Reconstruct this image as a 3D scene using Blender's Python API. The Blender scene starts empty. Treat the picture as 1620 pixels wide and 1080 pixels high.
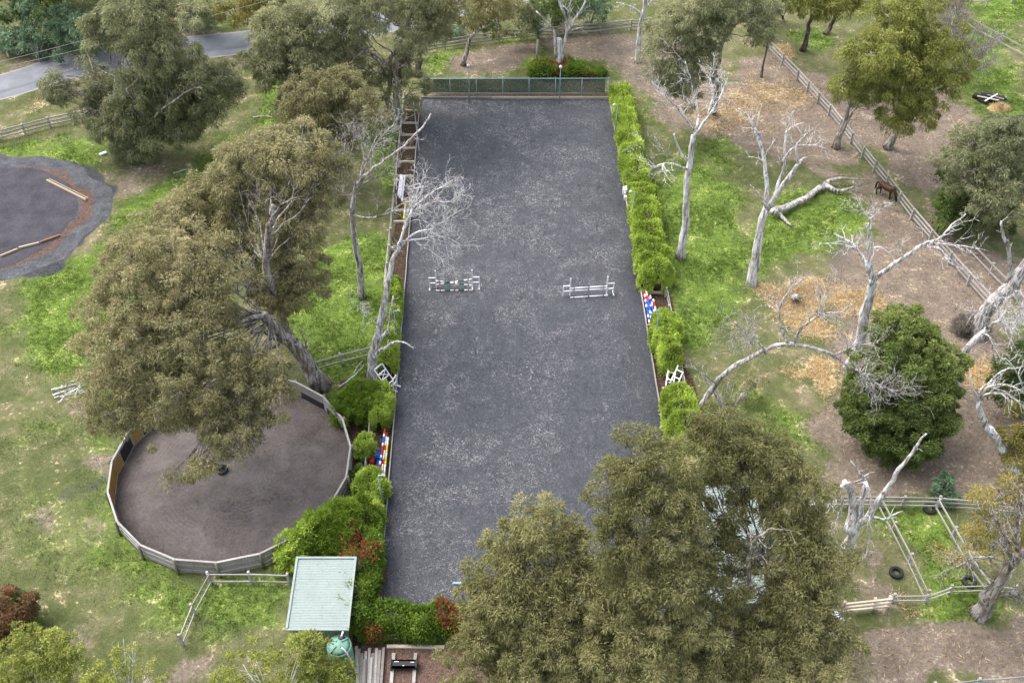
import bpy, math, random
import numpy as np
from mathutils import Vector, Matrix

random.seed(7)
RNG = np.random.default_rng(11)
scene = bpy.context.scene
COL = scene.collection

# ------------------------------------------------------------------ camera geometry
F = 1650.0                      # focal length in photo pixels (photo 1620 x 1080)
CAMH = 58.0                     # drone height in metres
TILT = math.atan(1624 / 1650)   # downward tilt
CT, ST = math.cos(TILT), math.sin(TILT)
CAM = np.array([0.0, 0.0, CAMH])
FWD = np.array([0.0, CT, -ST])


def ray(px, py):
    x = (px - 810) / F
    y = -(py - 540) / F
    return np.array([x, CT + y * ST, -ST + y * CT])


def G(px, py, z=0.0):
    """point of the place at height z seen at this photo position"""
    d = ray(px, py)
    return CAM + d * ((z - CAMH) / d[2])


def V(px, py, Y):
    """point on the upright plane y = Y"""
    d = ray(px, py)
    return CAM + d * (Y / d[1])


def pxm(p):
    return F / float(np.dot(np.asarray(p) - CAM, FWD))


# ------------------------------------------------------------------ object helpers
def setp(o, label=None, cat=None, group=None, kind=None):
    if label:
        o['label'] = label
    if cat:
        o['category'] = cat
    if group:
        o['group'] = group
    if kind:
        o['kind'] = kind
    return o


def thing(name, label, cat, loc=(0, 0, 0), rotz=0.0, group=None):
    o = bpy.data.objects.new(name, None)
    o.empty_display_size = 0.2
    COL.objects.link(o)
    o.location = tuple(float(v) for v in loc)
    o.rotation_euler = (0, 0, rotz)
    return setp(o, label, cat, group)


class MB:
    """collects shapes for ONE mesh object"""

    def __init__(self):
        self.v = []
        self.f = []
        self.m = []
        self.s = []

    def add(self, vs, fs, mi=0, smooth=False):
        b = len(self.v)
        self.v.extend([tuple(float(c) for c in p) for p in vs])
        for f in fs:
            self.f.append(tuple(i + b for i in f))
            self.m.append(mi)
            self.s.append(smooth)

    def box(self, c, s, rz=0.0, mi=0, tilt=None):
        hx, hy, hz = s[0] / 2, s[1] / 2, s[2] / 2
        R = Matrix.Rotation(rz, 3, 'Z')
        if tilt is not None:
            R = R @ tilt
        vs = []
        for x, y, z in ((-1, -1, -1), (1, -1, -1), (1, 1, -1), (-1, 1, -1), (-1, -1, 1), (1, -1, 1), (1, 1, 1), (-1, 1, 1)):
            p = R @ Vector((x * hx, y * hy, z * hz))
            vs.append((p.x + c[0], p.y + c[1], p.z + c[2]))
        self.add(vs, [(0, 3, 2, 1), (4, 5, 6, 7), (0, 1, 5, 4), (1, 2, 6, 5), (2, 3, 7, 6), (3, 0, 4, 7)], mi)

    def bar(self, a, b, w, h, mi=0, up=(0, 0, 1), bevel=0.0):
        """rectangular bar from a to b; w sideways, h along up"""
        a = np.array(a, float)
        b = np.array(b, float)
        d = b - a
        L = np.linalg.norm(d)
        if L < 1e-6:
            return
        d /= L
        u = np.array(up, float)
        if abs(np.dot(u, d)) > .95:
            u = np.array([0, 1., 0])
        s = np.cross(d, u)
        s /= np.linalg.norm(s)
        u = np.cross(s, d)
        vs = []
        for q in (a, b):
            for i, j in ((-1, -1), (1, -1), (1, 1), (-1, 1)):
                vs.append(q + s * i * w / 2 + u * j * h / 2)
        self.add(vs, [(0, 1, 2, 3), (7, 6, 5, 4), (0, 4, 5, 1), (1, 5, 6, 2), (2, 6, 7, 3), (3, 7, 4, 0)], mi)

    def tube(self, pts, rad, n=8, mi=0, cap=True, rough=0.0, smooth=True):
        P = np.array(pts, float)
        k = len(P)
        if np.isscalar(rad):
            rad = [rad] * k
        T = np.zeros_like(P)
        T[1:-1] = P[2:] - P[:-2]
        T[0] = P[1] - P[0]
        T[-1] = P[-1] - P[-2]
        T /= np.maximum(np.linalg.norm(T, axis=1, keepdims=True), 1e-9)
        ref = np.array([0., 0, 1.]) if abs(T[0][2]) < .9 else np.array([1., 0, 0])
        nrm = np.cross(T[0], ref)
        nrm /= np.linalg.norm(nrm)
        ang = np.linspace(0, 2 * math.pi, n, endpoint=False)
        ca, sa = np.cos(ang)[:, None], np.sin(ang)[:, None]
        vs = []
        prof = 1 + rough * RNG.normal(0, 1, n) if rough else np.ones(n)
        for i in range(k):
            nrm = nrm - T[i] * np.dot(nrm, T[i])
            nrm /= max(np.linalg.norm(nrm), 1e-9)
            bi = np.cross(T[i], nrm)
            rr = rad[i] * prof
            if rough:
                rr = rr * (1 + rough * .6 * RNG.normal(0, 1, n))
            vs.append(P[i] + rr[:, None] * (ca * nrm + sa * bi))
        vs = np.concatenate(vs)
        fs = []
        for i in range(k - 1):
            for j in range(n):
                j2 = (j + 1) % n
                fs.append((i * n + j, i * n + j2, (i + 1) * n + j2, (i + 1) * n + j))
        if cap:
            fs.append(tuple(range(n - 1, -1, -1)))
            fs.append(tuple((k - 1) * n + j for j in range(n)))
        self.add(vs, fs, mi, smooth)

    def lathe(self, prof, c=(0, 0, 0), n=24, mi=0, smooth=True, closed=False):
        """prof: list of (r, z)"""
        vs = []
        fs = []
        k = len(prof)
        for r, z in prof:
            for j in range(n):
                a = 2 * math.pi * j / n
                vs.append((c[0] + r * math.cos(a), c[1] + r * math.sin(a), c[2] + z))
        lim = k if closed else k - 1
        for i in range(lim):
            i2 = (i + 1) % k
            for j in range(n):
                j2 = (j + 1) % n
                fs.append((i * n + j, i * n + j2, i2 * n + j2, i2 * n + j))
        if not closed:
            if prof[0][0] > 1e-4:
                fs.append(tuple(range(n - 1, -1, -1)))
            if prof[-1][0] > 1e-4:
                fs.append(tuple((k - 1) * n + j for j in range(n)))
        self.add(vs, fs, mi, smooth)

    def build(self, name, mats, parent=None, origin=None, local=False):
        """link the mesh; world coordinates unless local (then already in the parent's frame)"""
        if not isinstance(mats, (list, tuple)):
            mats = [mats]
        V_ = np.array(self.v, float)
        o_ = np.zeros(3)
        if not local:
            if parent is not None:
                p = parent
                while p is not None:
                    o_ += np.array(p.location)
                    p = p.parent
            elif origin is not None:
                o_ = np.array(origin, float)
        me = bpy.data.meshes.new(name)
        me.from_pydata([tuple(p) for p in (V_ - o_)], [], self.f)
        for m in mats:
            me.materials.append(m)
        me.polygons.foreach_set('material_index', self.m)
        me.polygons.foreach_set('use_smooth', self.s)
        me.update()
        ob = bpy.data.objects.new(name, me)
        COL.objects.link(ob)
        if parent is not None:
            ob.parent = parent
        elif origin is not None:
            ob.location = tuple(float(c) for c in origin)
        return ob


def tri_object(name, verts, tint, mat, parent=None, origin=(0, 0, 0)):
    """verts (N,3,3): N loose triangles, tint (N,) per-face value"""
    N = len(verts)
    o_ = np.array(parent.location) if parent is not None else np.array(origin, float)
    me = bpy.data.meshes.new(name)
    me.vertices.add(3 * N)
    me.vertices.foreach_set('co', (verts - o_).astype(np.float32).ravel())
    me.loops.add(3 * N)
    me.loops.foreach_set('vertex_index', np.arange(3 * N, dtype=np.int32))
    me.polygons.add(N)
    me.polygons.foreach_set('loop_start', np.arange(0, 3 * N, 3, dtype=np.int32))
    me.update(calc_edges=True)
    a = me.attributes.new('tint', 'FLOAT', 'FACE')
    a.data.foreach_set('value', np.clip(tint, 0, 1).astype(np.float32))
    me.materials.append(mat)
    ob = bpy.data.objects.new(name, me)
    COL.objects.link(ob)
    if parent is not None:
        ob.parent = parent
    else:
        ob.location = tuple(float(c) for c in origin)
    return ob


# ------------------------------------------------------------------ numeric noise
def sn(P, seed, freq=1.0, octs=3):
    """smooth pseudo noise in about -1..1"""
    r = np.random.default_rng(seed)
    P = np.asarray(P, float)
    out = np.zeros(P.shape[:-1])
    amp = 1.0
    tot = 0
    for o in range(octs):
        for k in range(5):
            d = r.normal(0, 1, P.shape[-1])
            d *= freq * (2 ** o) * (.7 + .6 * r.random()) / np.linalg.norm(d)
            out += amp * np.sin(P @ d + r.random() * 6.283)
        tot += amp * 1.6
        amp *= .6
    return out / tot


def unit(n):
    v = RNG.normal(0, 1, (n, 3))
    return v / np.linalg.norm(v, axis=1, keepdims=True)


def norm(v):
    return v / np.maximum(np.linalg.norm(v, axis=-1, keepdims=True), 1e-9)


# ------------------------------------------------------------------ materials
class NT:
    def __init__(self, name):
        self.m = bpy.data.materials.new(name)
        self.m.use_nodes = True
        self.t = self.m.node_tree
        self.t.nodes.clear()
        self.out = self.n('ShaderNodeOutputMaterial')

    def n(self, typ, **kw):
        nd = self.t.nodes.new(typ)
        for k, v in kw.items():
            setattr(nd, k, v)
        return nd

    def l(self, a, b):
        self.t.links.new(a, b)

    def val(self, sock, v):
        if hasattr(v, 'is_output'):
            self.l(v, sock)
        else:
            sock.default_value = v

    def attr(self, name):
        return self.n('ShaderNodeAttribute', attribute_name=name).outputs['Fac']

    def pos(self, scale=(1, 1, 1), obj=False):
        s = self.n('ShaderNodeTexCoord').outputs['Object'] if obj else self.n('ShaderNodeNewGeometry').outputs['Position']
        mp = self.n('ShaderNodeMapping')
        self.l(s, mp.inputs[0])
        mp.inputs['Scale'].default_value = scale
        return mp.outputs[0]

    def noise(self, vec, scale, detail=4, rough=.55, dist=0.0):
        nd = self.n('ShaderNodeTexNoise')
        self.l(vec, nd.inputs['Vector'])
        nd.inputs['Scale'].default_value = scale
        nd.inputs['Detail'].default_value = detail
        nd.inputs['Roughness'].default_value = rough
        nd.inputs['Distortion'].default_value = dist
        return nd.outputs[0]

    def voro(self, vec, scale, feature='F1', out='Distance'):
        nd = self.n('ShaderNodeTexVoronoi', feature=feature)
        self.l(vec, nd.inputs['Vector'])
        nd.inputs['Scale'].default_value = scale
        return nd.outputs[out]

    def math(self, op, a, b=0.0, c=None, clamp=False):
        nd = self.n('ShaderNodeMath', operation=op, use_clamp=clamp)
        self.val(nd.inputs[0], a)
        self.val(nd.inputs[1], b)
        if c is not None:
            self.val(nd.inputs[2], c)
        return nd.outputs[0]

    def rng(self, v, a, b, c=0.0, d=1.0):
        nd = self.n('ShaderNodeMapRange', interpolation_type='SMOOTHSTEP')
        self.val(nd.inputs[0], v)
        for i, x in enumerate((a, b, c, d)):
            nd.inputs[i + 1].default_value = x
        return nd.outputs[0]

    def mix(self, f, a, b, blend='MIX'):
        nd = self.n('ShaderNodeMix', data_type='RGBA', blend_type=blend)
        self.val(nd.inputs[0], f)
        for s, v in ((nd.inputs[6], a), (nd.inputs[7], b)):
            if hasattr(v, 'is_output'):
                self.l(v, s)
            else:
                s.default_value = (*v, 1)
        return nd.outputs[2]

    def ramp(self, f, stops, interp='LINEAR'):
        nd = self.n('ShaderNodeValToRGB')
        cr = nd.color_ramp
        cr.interpolation = interp
        while len(cr.elements) > 1:
            cr.elements.remove(cr.elements[-1])
        cr.elements[0].position = stops[0][0]
        cr.elements[0].color = (*stops[0][1], 1)
        for p, c in stops[1:]:
            e = cr.elements.new(p)
            e.color = (*c, 1)
        self.val(nd.inputs[0], f)
        return nd.outputs[0]

    def bump(self, h, strength=.5, dist=.05):
        nd = self.n('ShaderNodeBump')
        self.l(h, nd.inputs['Height'])
        nd.inputs['Strength'].default_value = strength
        nd.inputs['Distance'].default_value = dist
        return nd.outputs[0]

    def principled(self, col, rough=.8, metal=0.0, normal=None, spec=.3):
        b = self.n('ShaderNodeBsdfPrincipled')
        self.val(b.inputs['Base Color'], (*col, 1) if isinstance(col, tuple) else col)
        self.val(b.inputs['Roughness'], rough)
        b.inputs['Metallic'].default_value = metal
        b.inputs['Specular IOR Level'].default_value = spec
        if normal is not None:
            self.l(normal, b.inputs['Normal'])
        self.l(b.outputs[0], self.out.inputs[0])
        return b


GAIN = {'hedge_foliage': 1.9, 'evergreen_foliage': 1.95, 'olive_foliage': 1.8, 'brownish_foliage': 2.15, 'grey_olive_foliage': 2.4, 'red_tipped_foliage': 1.4, 'feathery_foliage': 1.5, 'birch_foliage': 1.4, 'grass_blades': 1.0, 'tussock_blades': 1.0, 'straw_blades': 1.0, 'leaf_litter': 1.0, 'grey_twig_haze': 1.2, 'deep_green_foliage': 1.6, 'golden_green_foliage': 1.75, 'rusty_foliage': 1.4, 'yellowing_foliage': 1.25}


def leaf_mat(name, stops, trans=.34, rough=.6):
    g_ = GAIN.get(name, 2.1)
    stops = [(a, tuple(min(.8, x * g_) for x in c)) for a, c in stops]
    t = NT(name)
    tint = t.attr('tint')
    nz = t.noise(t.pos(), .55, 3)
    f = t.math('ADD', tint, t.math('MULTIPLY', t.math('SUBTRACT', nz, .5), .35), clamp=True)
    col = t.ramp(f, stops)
    b = t.principled(col, rough, spec=.25)
    tr = t.n('ShaderNodeBsdfTranslucent')
    t.l(col, tr.inputs[0])
    mx = t.n('ShaderNodeMixShader')
    mx.inputs[0].default_value = trans
    t.l(b.outputs[0], mx.inputs[1])
    t.l(tr.outputs[0], mx.inputs[2])
    t.l(mx.outputs[0], t.out.inputs[0])
    return t.m


def bark_mat(name, dark, mid, light, brown, streak=6.0, bias=0.0):
    t = NT(name)
    p = t.pos((1, 1, .10))
    n1 = t.noise(p, streak * .62, 3, .6, 1.0)
    n2 = t.noise(t.pos(), 1.3, 4, .6)
    col = t.ramp(t.math('ADD', n1, bias), [(.36, dark), (.47, mid), (.58, light), (.8, light)])
    col = t.mix(t.math('MULTIPLY', t.rng(n2, .50, .68), .8), col, brown)
    n3 = t.noise(t.pos((1, 1, .5)), 3.1, 4, .7, .8)
    col = t.mix(t.math('MULTIPLY', t.rng(n3, .56, .64), .75), col, dark)
    t.principled(col, .85, normal=t.bump(n1, .8, .06), spec=.15)
    return t.m


def wood_mat(name, dark, light, scale=9.0, rough=.85):
    t = NT(name)
    oi = t.n('ShaderNodeObjectInfo').outputs['Random']
    n1 = t.noise(t.pos((1, 1, .6)), scale, 5, .7, .8)
    n2 = t.noise(t.pos(), 1.1, 3)
    f = t.math('ADD', t.math('MULTIPLY', n1, .6), t.math('ADD', t.math('MULTIPLY', n2, .3), t.math('MULTIPLY', oi, .25)))
    col = t.ramp(f, [(.3, dark), (.8, light)])
    t.principled(col, rough, normal=t.bump(n1, .4, .02), spec=.2)
    return t.m


def paint_mat(name, col, rough=.5, dirt=.25, metal=0.0):
    t = NT(name)
    n = t.noise(t.pos(), 7, 5, .65)
    n2 = t.noise(t.pos(), 1.2, 3)
    c = t.mix(t.math('MULTIPLY', t.rng(n, .45, .75), dirt), col, tuple(x * .45 + .03 for x in col))
    c = t.mix(t.math('MULTIPLY', t.rng(n2, .4, .7), dirt * .6), c, tuple(x * .7 + .02 for x in col))
    t.principled(c, rough, metal)
    return t.m


M = {}
# foliage (linear base colours)
M['olive'] = leaf_mat('olive_foliage', [(0, (.038, .041, .016)), (.35, (.100, .098, .036)), (.7, (.178, .170, .074)), (.90, (.255, .232, .11)), (1, (.29, .18, .075))])
M['brown'] = leaf_mat('brownish_foliage', [(0, (.042, .043, .021)), (.35, (.105, .099, .046)), (.7, (.182, .166, .084)), (.90, (.25, .22, .122)), (1, (.28, .18, .095))])
M['grey_olive'] = leaf_mat('grey_olive_foliage', [(0, (.036, .042, .021)), (.4, (.092, .100, .050)), (.75, (.165, .165, .088)), (1, (.24, .215, .125))])
M['gold'] = leaf_mat('golden_green_foliage', [(0, (.04, .048, .012)), (.4, (.12, .13, .032)), (.75, (.21, .215, .055)), (1, (.30, .28, .08))])
M['deep'] = leaf_mat('deep_green_foliage', [(0, (.018, .028, .009)), (.4, (.05, .075, .02)), (.75, (.095, .135, .034)), (1, (.15, .19, .05))])
M['evergreen'] = leaf_mat('evergreen_foliage', [(0, (.020, .030, .008)), (.4, (.062, .086, .022)), (.75, (.125, .152, .042)), (1, (.20, .215, .07))])
M['blue'] = leaf_mat('blue_green_foliage', [(0, (.025, .04, .022)), (.4, (.07, .105, .06)), (.75, (.13, .19, .115)), (1, (.23, .28, .18))])
M['hedge'] = leaf_mat('hedge_foliage', [(0, (.045, .066, .012)), (.4, (.135, .185, .028)), (.75, (.235, .305, .050)), (1, (.37, .42, .10))])
M['photinia'] = leaf_mat('red_tipped_foliage', [(0, (.035, .055, .009)), (.35, (.085, .14, .018)), (.66, (.165, .25, .035)), (.76, (.20, .27, .05)), (.84, (.17, .06, .035)), (1, (.30, .05, .04))])
M['feather'] = leaf_mat('feathery_foliage', [(0, (.03, .05, .007)), (.4, (.085, .14, .014)), (.75, (.16, .235, .025)), (1, (.24, .31, .04))])
M['birch'] = leaf_mat('birch_foliage', [(0, (.075, .09, .014)), (.4, (.18, .20, .042)), (.75, (.31, .33, .085)), (.95, (.42, .40, .12)), (1, (.45, .30, .05))])
M['yellow'] = leaf_mat('yellowing_foliage', [(0, (.07, .07, .02)), (.4, (.17, .155, .045)), (.75, (.29, .25, .07)), (1, (.40, .33, .09))])
M['rust'] = leaf_mat('rusty_foliage', [(0, (.045, .040, .017)), (.4, (.10, .075, .030)), (.75, (.18, .10, .050)), (1, (.24, .12, .06))])
M['twiggy'] = leaf_mat('grey_twig_haze', [(0, (.09, .075, .06)), (.5, (.18, .155, .13)), (1, (.30, .26, .22))])
M['grass'] = leaf_mat('grass_blades', [(0, (.20, .17, .08)), (.3, (.15, .16, .065)), (.55, (.125, .18, .045)), (1, (.19, .27, .065))], trans=.35)
M['tussock'] = leaf_mat('tussock_blades', [(0, (.08, .125, .024)), (.5, (.135, .21, .035)), (1, (.22, .29, .07))], trans=.35)
M['straw_blades'] = leaf_mat('straw_blades', [(0, (.38, .27, .14)), (.5, (.62, .47, .255)), (1, (.78, .64, .39))])
M['leaf_litter'] = leaf_mat('leaf_litter', [(0, (.12, .06, .03)), (.5, (.26, .14, .07)), (1, (.42, .28, .15))])
# bark
M['bark'] = bark_mat('gum_bark', (.075, .060, .050), (.24, .21, .185), (.43, .40, .37), (.19, .135, .10), 8)
M['bark_dark'] = bark_mat('dark_bark', (.03, .025, .022), (.08, .065, .055), (.16, .135, .12), (.07, .045, .035))
M['dead'] = bark_mat('dead_white_bark', (.17, .145, .13), (.52, .50, .49), (.80, .79, .785), (.36, .295, .25), 9)
M['dead_grey'] = bark_mat('dead_grey_bark', (.10, .085, .075), (.34, .315, .295), (.58, .56, .545), (.23, .185, .155), 9)
M['birch_bark'] = bark_mat('white_birch_bark', (.3, .28, .25), (.6, .58, .54), (.78, .77, .74), (.35, .30, .25))
# timber, paint, metal
M['grey_wood'] = wood_mat('weathered_grey_timber', (.15, .13, .115), (.42, .395, .37))
M['fence_wood'] = wood_mat('silvered_rail_timber', (.20, .18, .16), (.50, .475, .45))
M['green_wood'] = wood_mat('treated_pine_post', (.10, .10, .065), (.24, .23, .17))
M['pale_wood'] = wood_mat('pale_cut_timber', (.42, .34, .24), (.68, .60, .49))
M['tan_wood'] = wood_mat('tan_edging_timber', (.26, .19, .125), (.50, .41, .30))
M['rust_wood'] = wood_mat('rust_stained_timber', (.13, .065, .035), (.30, .18, .11))
M['amber_wood'] = wood_mat('amber_boards', (.22, .115, .03), (.42, .25, .08))
M['white'] = paint_mat('white_paint', (.80, .80, .81), .45, .18)
M['red'] = paint_mat('red_paint', (.52, .03, .035), .45, .15)
M['blue_p'] = paint_mat('blue_paint', (.02, .10, .48), .45, .15)
M['green_p'] = paint_mat('dark_green_paint', (.015, .12, .075), .5, .15)
M['yellow_p'] = paint_mat('yellow_paint', (.72, .62, .03), .45, .15)
M['black'] = paint_mat('black_paint', (.016, .016, .018), .5, .2)
M['rubber'] = paint_mat('black_rubber', (.022, .022, .026), .75, .4)
M['steel'] = paint_mat('galvanised_steel', (.40, .45, .46), .4, .3, .35)
M['teal_steel'] = paint_mat('pale_teal_steel', (.22, .33, .34), .45, .3)
M['mint'] = paint_mat('mint_roof_sheet', (.275, .328, .305), .45, .5)
M['mint_wall'] = paint_mat('mint_wall_sheet', (.20, .27, .21), .55, .3)
M['tank'] = paint_mat('green_tank_plastic', (.17, .33, .255), .5, .25)
M['glass'] = paint_mat('dark_glass', (.02, .025, .03), .12, .1)
M['car_white'] = paint_mat('white_car_paint', (.78, .80, .84), .25, .08)
M['hose'] = paint_mat('pale_blue_hose', (.16, .27, .42), .5, .2)
M['wire'] = paint_mat('wire', (.35, .35, .34), .5, .2)
M['horse_coat'] = paint_mat('bay_coat', (.085, .032, .018), .55, .5)
M['horse_dark'] = paint_mat('black_hair', (.010, .008, .008), .6, .3)
M['hoof'] = paint_mat('pale_hoof', (.45, .38, .32), .6, .3)


# ------------------------------------------------------------------ vegetation generators
def leaf_tris(C, D, L, W):
    """kite-like single triangle leaves"""
    N = len(C)
    s = norm(np.cross(D, unit(N)))
    v = np.empty((N, 3, 3))
    v[:, 0] = C - s * (W / 2)[:, None]
    v[:, 1] = C + s * (W / 2)[:, None]
    v[:, 2] = C + D * L[:, None]
    return v


def tuft_cloud(TC, TR, TN, TT, k, leaf, droop, zsq=.8, tint_gain=(.42, .30, .28)):
    """TC centres, TR radii, TN outward normals, TT tint per tuft -> triangles, tint"""
    Mn = len(TC)
    u = unit(Mn * k).reshape(Mn, k, 3)
    u = norm(u + .55 * TN[:, None, :] + np.array([0, 0, .35]))
    rr = TR[:, None] * RNG.random((Mn, k)) ** .38
    off = u * rr[..., None]
    off[..., 2] *= zsq
    C = (TC[:, None, :] + off)
    D = norm(.75 * u + np.array([0, 0, -droop]) + .55 * unit(Mn * k).reshape(Mn, k, 3))
    L = leaf[0] * (.6 + .8 * RNG.random(Mn * k))
    W = leaf[1] * (.7 + .6 * RNG.random(Mn * k))
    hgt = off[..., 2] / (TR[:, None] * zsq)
    tint = tint_gain[0] * TT[:, None] + tint_gain[1] * (.5 + .5 * hgt) + tint_gain[2] * RNG.random((Mn, k))  # height term paints tuft tops lighter and undersides darker, as if lit from above
    return leaf_tris(C.reshape(-1, 3), D.reshape(-1, 3), L, W), tint.reshape(-1)


def curve(pts, n=None):
    """Catmull-Rom through the given points"""
    P = np.array(pts, float)
    if len(P) < 3:
        t = np.linspace(0, 1, n or 4)[:, None]
        return P[0] * (1 - t) + P[-1] * t
    Q = np.vstack([2 * P[0] - P[1], P, 2 * P[-1] - P[-2]])
    out = []
    for i in range(1, len(Q) - 2):
        p0, p1, p2, p3 = Q[i - 1:i + 3]
        for t in np.linspace(0, 1, 4, endpoint=False):
            out.append(.5 * (2 * p1 + (p2 - p0) * t + (2 * p0 - 5 * p1 + 4 * p2 - p3) * t * t + (3 * p1 - p0 - 3 * p2 + p3) * t ** 3))
    out.append(P[-1])
    return np.array(out)


def wobble(P, amp):
    k = len(P)
    w = np.cumsum(RNG.normal(0, amp, (k, 3)), axis=0)
    t = np.linspace(0, 1, k)[:, None]
    w = w - w[0] * (1 - t) - w[-1] * t
    return P + w


def twig(mb, p, d, L, r, depth, up=.15, n=4):
    """a thin bent twig with forks"""
    k = 4 if depth else 3
    pts = [p]
    dd = d.copy()
    for i in range(k):
        dd = dd + RNG.normal(0, .22, 3) + np.array([0, 0, up * .35])
        dd /= np.linalg.norm(dd)
        pts.append(pts[-1] + dd * L / k)
    pts = np.array(pts)
    mb.tube(pts, np.linspace(r, max(r * .35, .008), k + 1), n if r < .05 else 6, cap=False)
    if depth > 0:
        for i in range(1, k + 1):
            for _ in range(2 if i > 1 and RNG.random() < .45 else 1):
                if RNG.random() < .62:
                    d2 = norm((pts[i] - pts[i - 1]))
                    q = RNG.normal(0, 1, 3)
                    q -= d2 * np.dot(q, d2)
                    q /= np.linalg.norm(q)
                    twig(mb, pts[i], norm(d2 * .7 + q * .75), L * (.35 + .35 * RNG.random()), r * .55, depth - 1, up)


def limb(mb, pts, r0, r1, twigs=0, tl=1.5, depth=1, up=.15, n=8, start=.3, jit=.06, rough=.05, tr=.035, flare=0.0, spread=.8):
    P = curve(pts)
    seg = np.linalg.norm(np.diff(P, axis=0), axis=1).sum()
    P = wobble(P, jit * min(1, seg / 8))
    t = np.linspace(0, 1, len(P))
    R = r0 + (r1 - r0) * t ** .8
    if flare:
        R = R * (1 + flare * np.exp(-t * len(P) * .8))
    mb.tube(P, R, n, rough=rough)
    for _ in range(twigs):
        i = int(min(len(P) - 2, max(0, (start + (1 - start) * RNG.random()) * (len(P) - 1))))
        d = norm(P[i + 1] - P[i])
        q = RNG.normal(0, 1, 3)
        q -= d * np.dot(q, d)
        q /= np.linalg.norm(q)
        dd = norm(d * (.35 + .5 * RNG.random()) + q * spread + np.array([0, 0, up]))
        f = P[i] + (P[i + 1] - P[i]) * RNG.random()
        twig(mb, f, dd, tl * (.5 + .8 * RNG.random()) * (1.15 - .5 * i / len(P)), min(tr, max(.018, R[i] * .45)), depth, up)
    return P, R


def VP(pts, Y0):
    """photo points (px, py[, dy]) on the upright plane through the base -> world"""
    return [V(p[0], p[1], Y0 + (p[2] if len(p) > 2 else 0.0)) for p in pts]


def tree(name, label, cat, base, lobes, mat, zr, bark='bark', trunk=None, r0=.3, limbs=(), leaf=(.34, .11), tuft=.62, dens=1.0,
         k=105, droop=.55, gate=-.55, group=None, seed=1, twigs=6, lean=0.0, tone=0.0, inner=.35, crown='crown', grow=1.06):
    """lobes: (px, py, radius in photo px[, density]); zr: heights of the lowest and highest lobes"""
    b = G(*base)
    root = thing(name, label, cat, b, group=group)
    Y0 = b[1]
    LO = []
    ys = [q[1] for q in lobes]
    ymin, ymax = min(ys), max(ys)
    for q in lobes:
        f = 0 if ymax == ymin else (ymax - q[1]) / (ymax - ymin)
        z = zr[0] + (zr[1] - zr[0]) * f
        c = G(q[0], q[1], z)
        LO.append((c, grow * q[2] / pxm(c), q[3] if len(q) > 3 else 1.0))
    # trunk and limbs
    mb = MB()
    if trunk:
        P, R = limb(mb, VP(trunk, Y0), r0, r0 * .45, 0, n=12, rough=.07, jit=.12, flare=.32)
    else:
        cen = np.mean([c for c, _, _ in LO], axis=0)
        top = np.array([b[0] + (cen[0] - b[0]) * .7, b[1] + (cen[1] - b[1]) * .7, cen[2] * .85])
        P, R = limb(mb, [b, b + (top - b) * .4 + np.array([.2 * lean, 0, .4]), top], r0, r0 * .4, 0, n=12, rough=.07, jit=.1, flare=.32)
    for (pts, rr) in limbs:
        limb(mb, VP(pts, Y0), rr, rr * .35, twigs, 1.6, 1, .3, jit=.09, tr=.03)
    TCs, TRs, TNs, TTs = [], [], [], []
    for li, (c, R_, de) in enumerate(LO):
        # a limb into every mass of leaves
        cand = np.linalg.norm(P - (c - np.array([0, 0, R_ * 1.2])), axis=1)
        i = int(np.clip(np.argmin(cand), len(P) // 3, len(P) - 1))
        s0 = P[i]
        mid = (s0 + c) / 2 + np.array([0, 0, -.15 * R_]) + RNG.normal(0, .2, 3)
        L_, _ = limb(mb, [s0, mid, c + np.array([0, 0, .2 * R_])], max(.04, min(R[i] * .5, .03 + .025 * R_)), .02, 0, jit=.12, rough=.03, n=6)
        rt = tuft
        nt = int(max(6, dens * de * 3.1 * (R_ / rt) ** 2))
        d = unit(nt * 2)
        keep = (d[:, 2] > -.45) | (RNG.random(len(d)) < .3)
        d = d[keep][:nt]
        lump = 1 + .22 * sn(d, seed * 31 + li, 2.2, 2)
        nin = int(len(d) * inner)
        rad = R_ * (.78 + .24 * RNG.random(len(d))) * lump
        rad[:nin] *= .35 + .5 * RNG.random(nin)
        pos = c + d * rad[:, None] * np.array([1, 1, .82])
        g = sn(pos, seed * 17 + 3, .55, 3)
        ok = (g > gate) & (pos[:, 2] > .5)
        pos, d = pos[ok], d[ok]
        if not len(pos):
            continue
        for _ in range(int(min(20, 3 + R_ * 4))):
            j = RNG.integers(len(pos))
            q0 = L_[min(len(L_) - 1, len(L_) // 2 + RNG.integers(len(L_) // 2 + 1))]
            limb(mb, [q0, (q0 + pos[j]) / 2 + RNG.normal(0, .15, 3), pos[j] + d[j] * rt * RNG.uniform(0, .9)], .05, .016, 1, .7, 0, jit=.08, rough=0, n=4)
        TCs.append(pos)
        TNs.append(d)
        TRs.append(rt * (.5 + 1.0 * RNG.random(len(pos)) ** 1.6))
        big = .5 + .5 * sn(pos, seed * 5 + 1, .35, 2)
        TTs.append(np.clip(.5 * big + .5 * RNG.random(len(pos)) + tone + .34 * (RNG.random() - .5), 0, 1))
    mb.build('trunk', M[bark], root)
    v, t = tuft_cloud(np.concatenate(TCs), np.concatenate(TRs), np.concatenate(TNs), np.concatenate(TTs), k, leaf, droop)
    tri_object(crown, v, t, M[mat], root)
    return root


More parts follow.
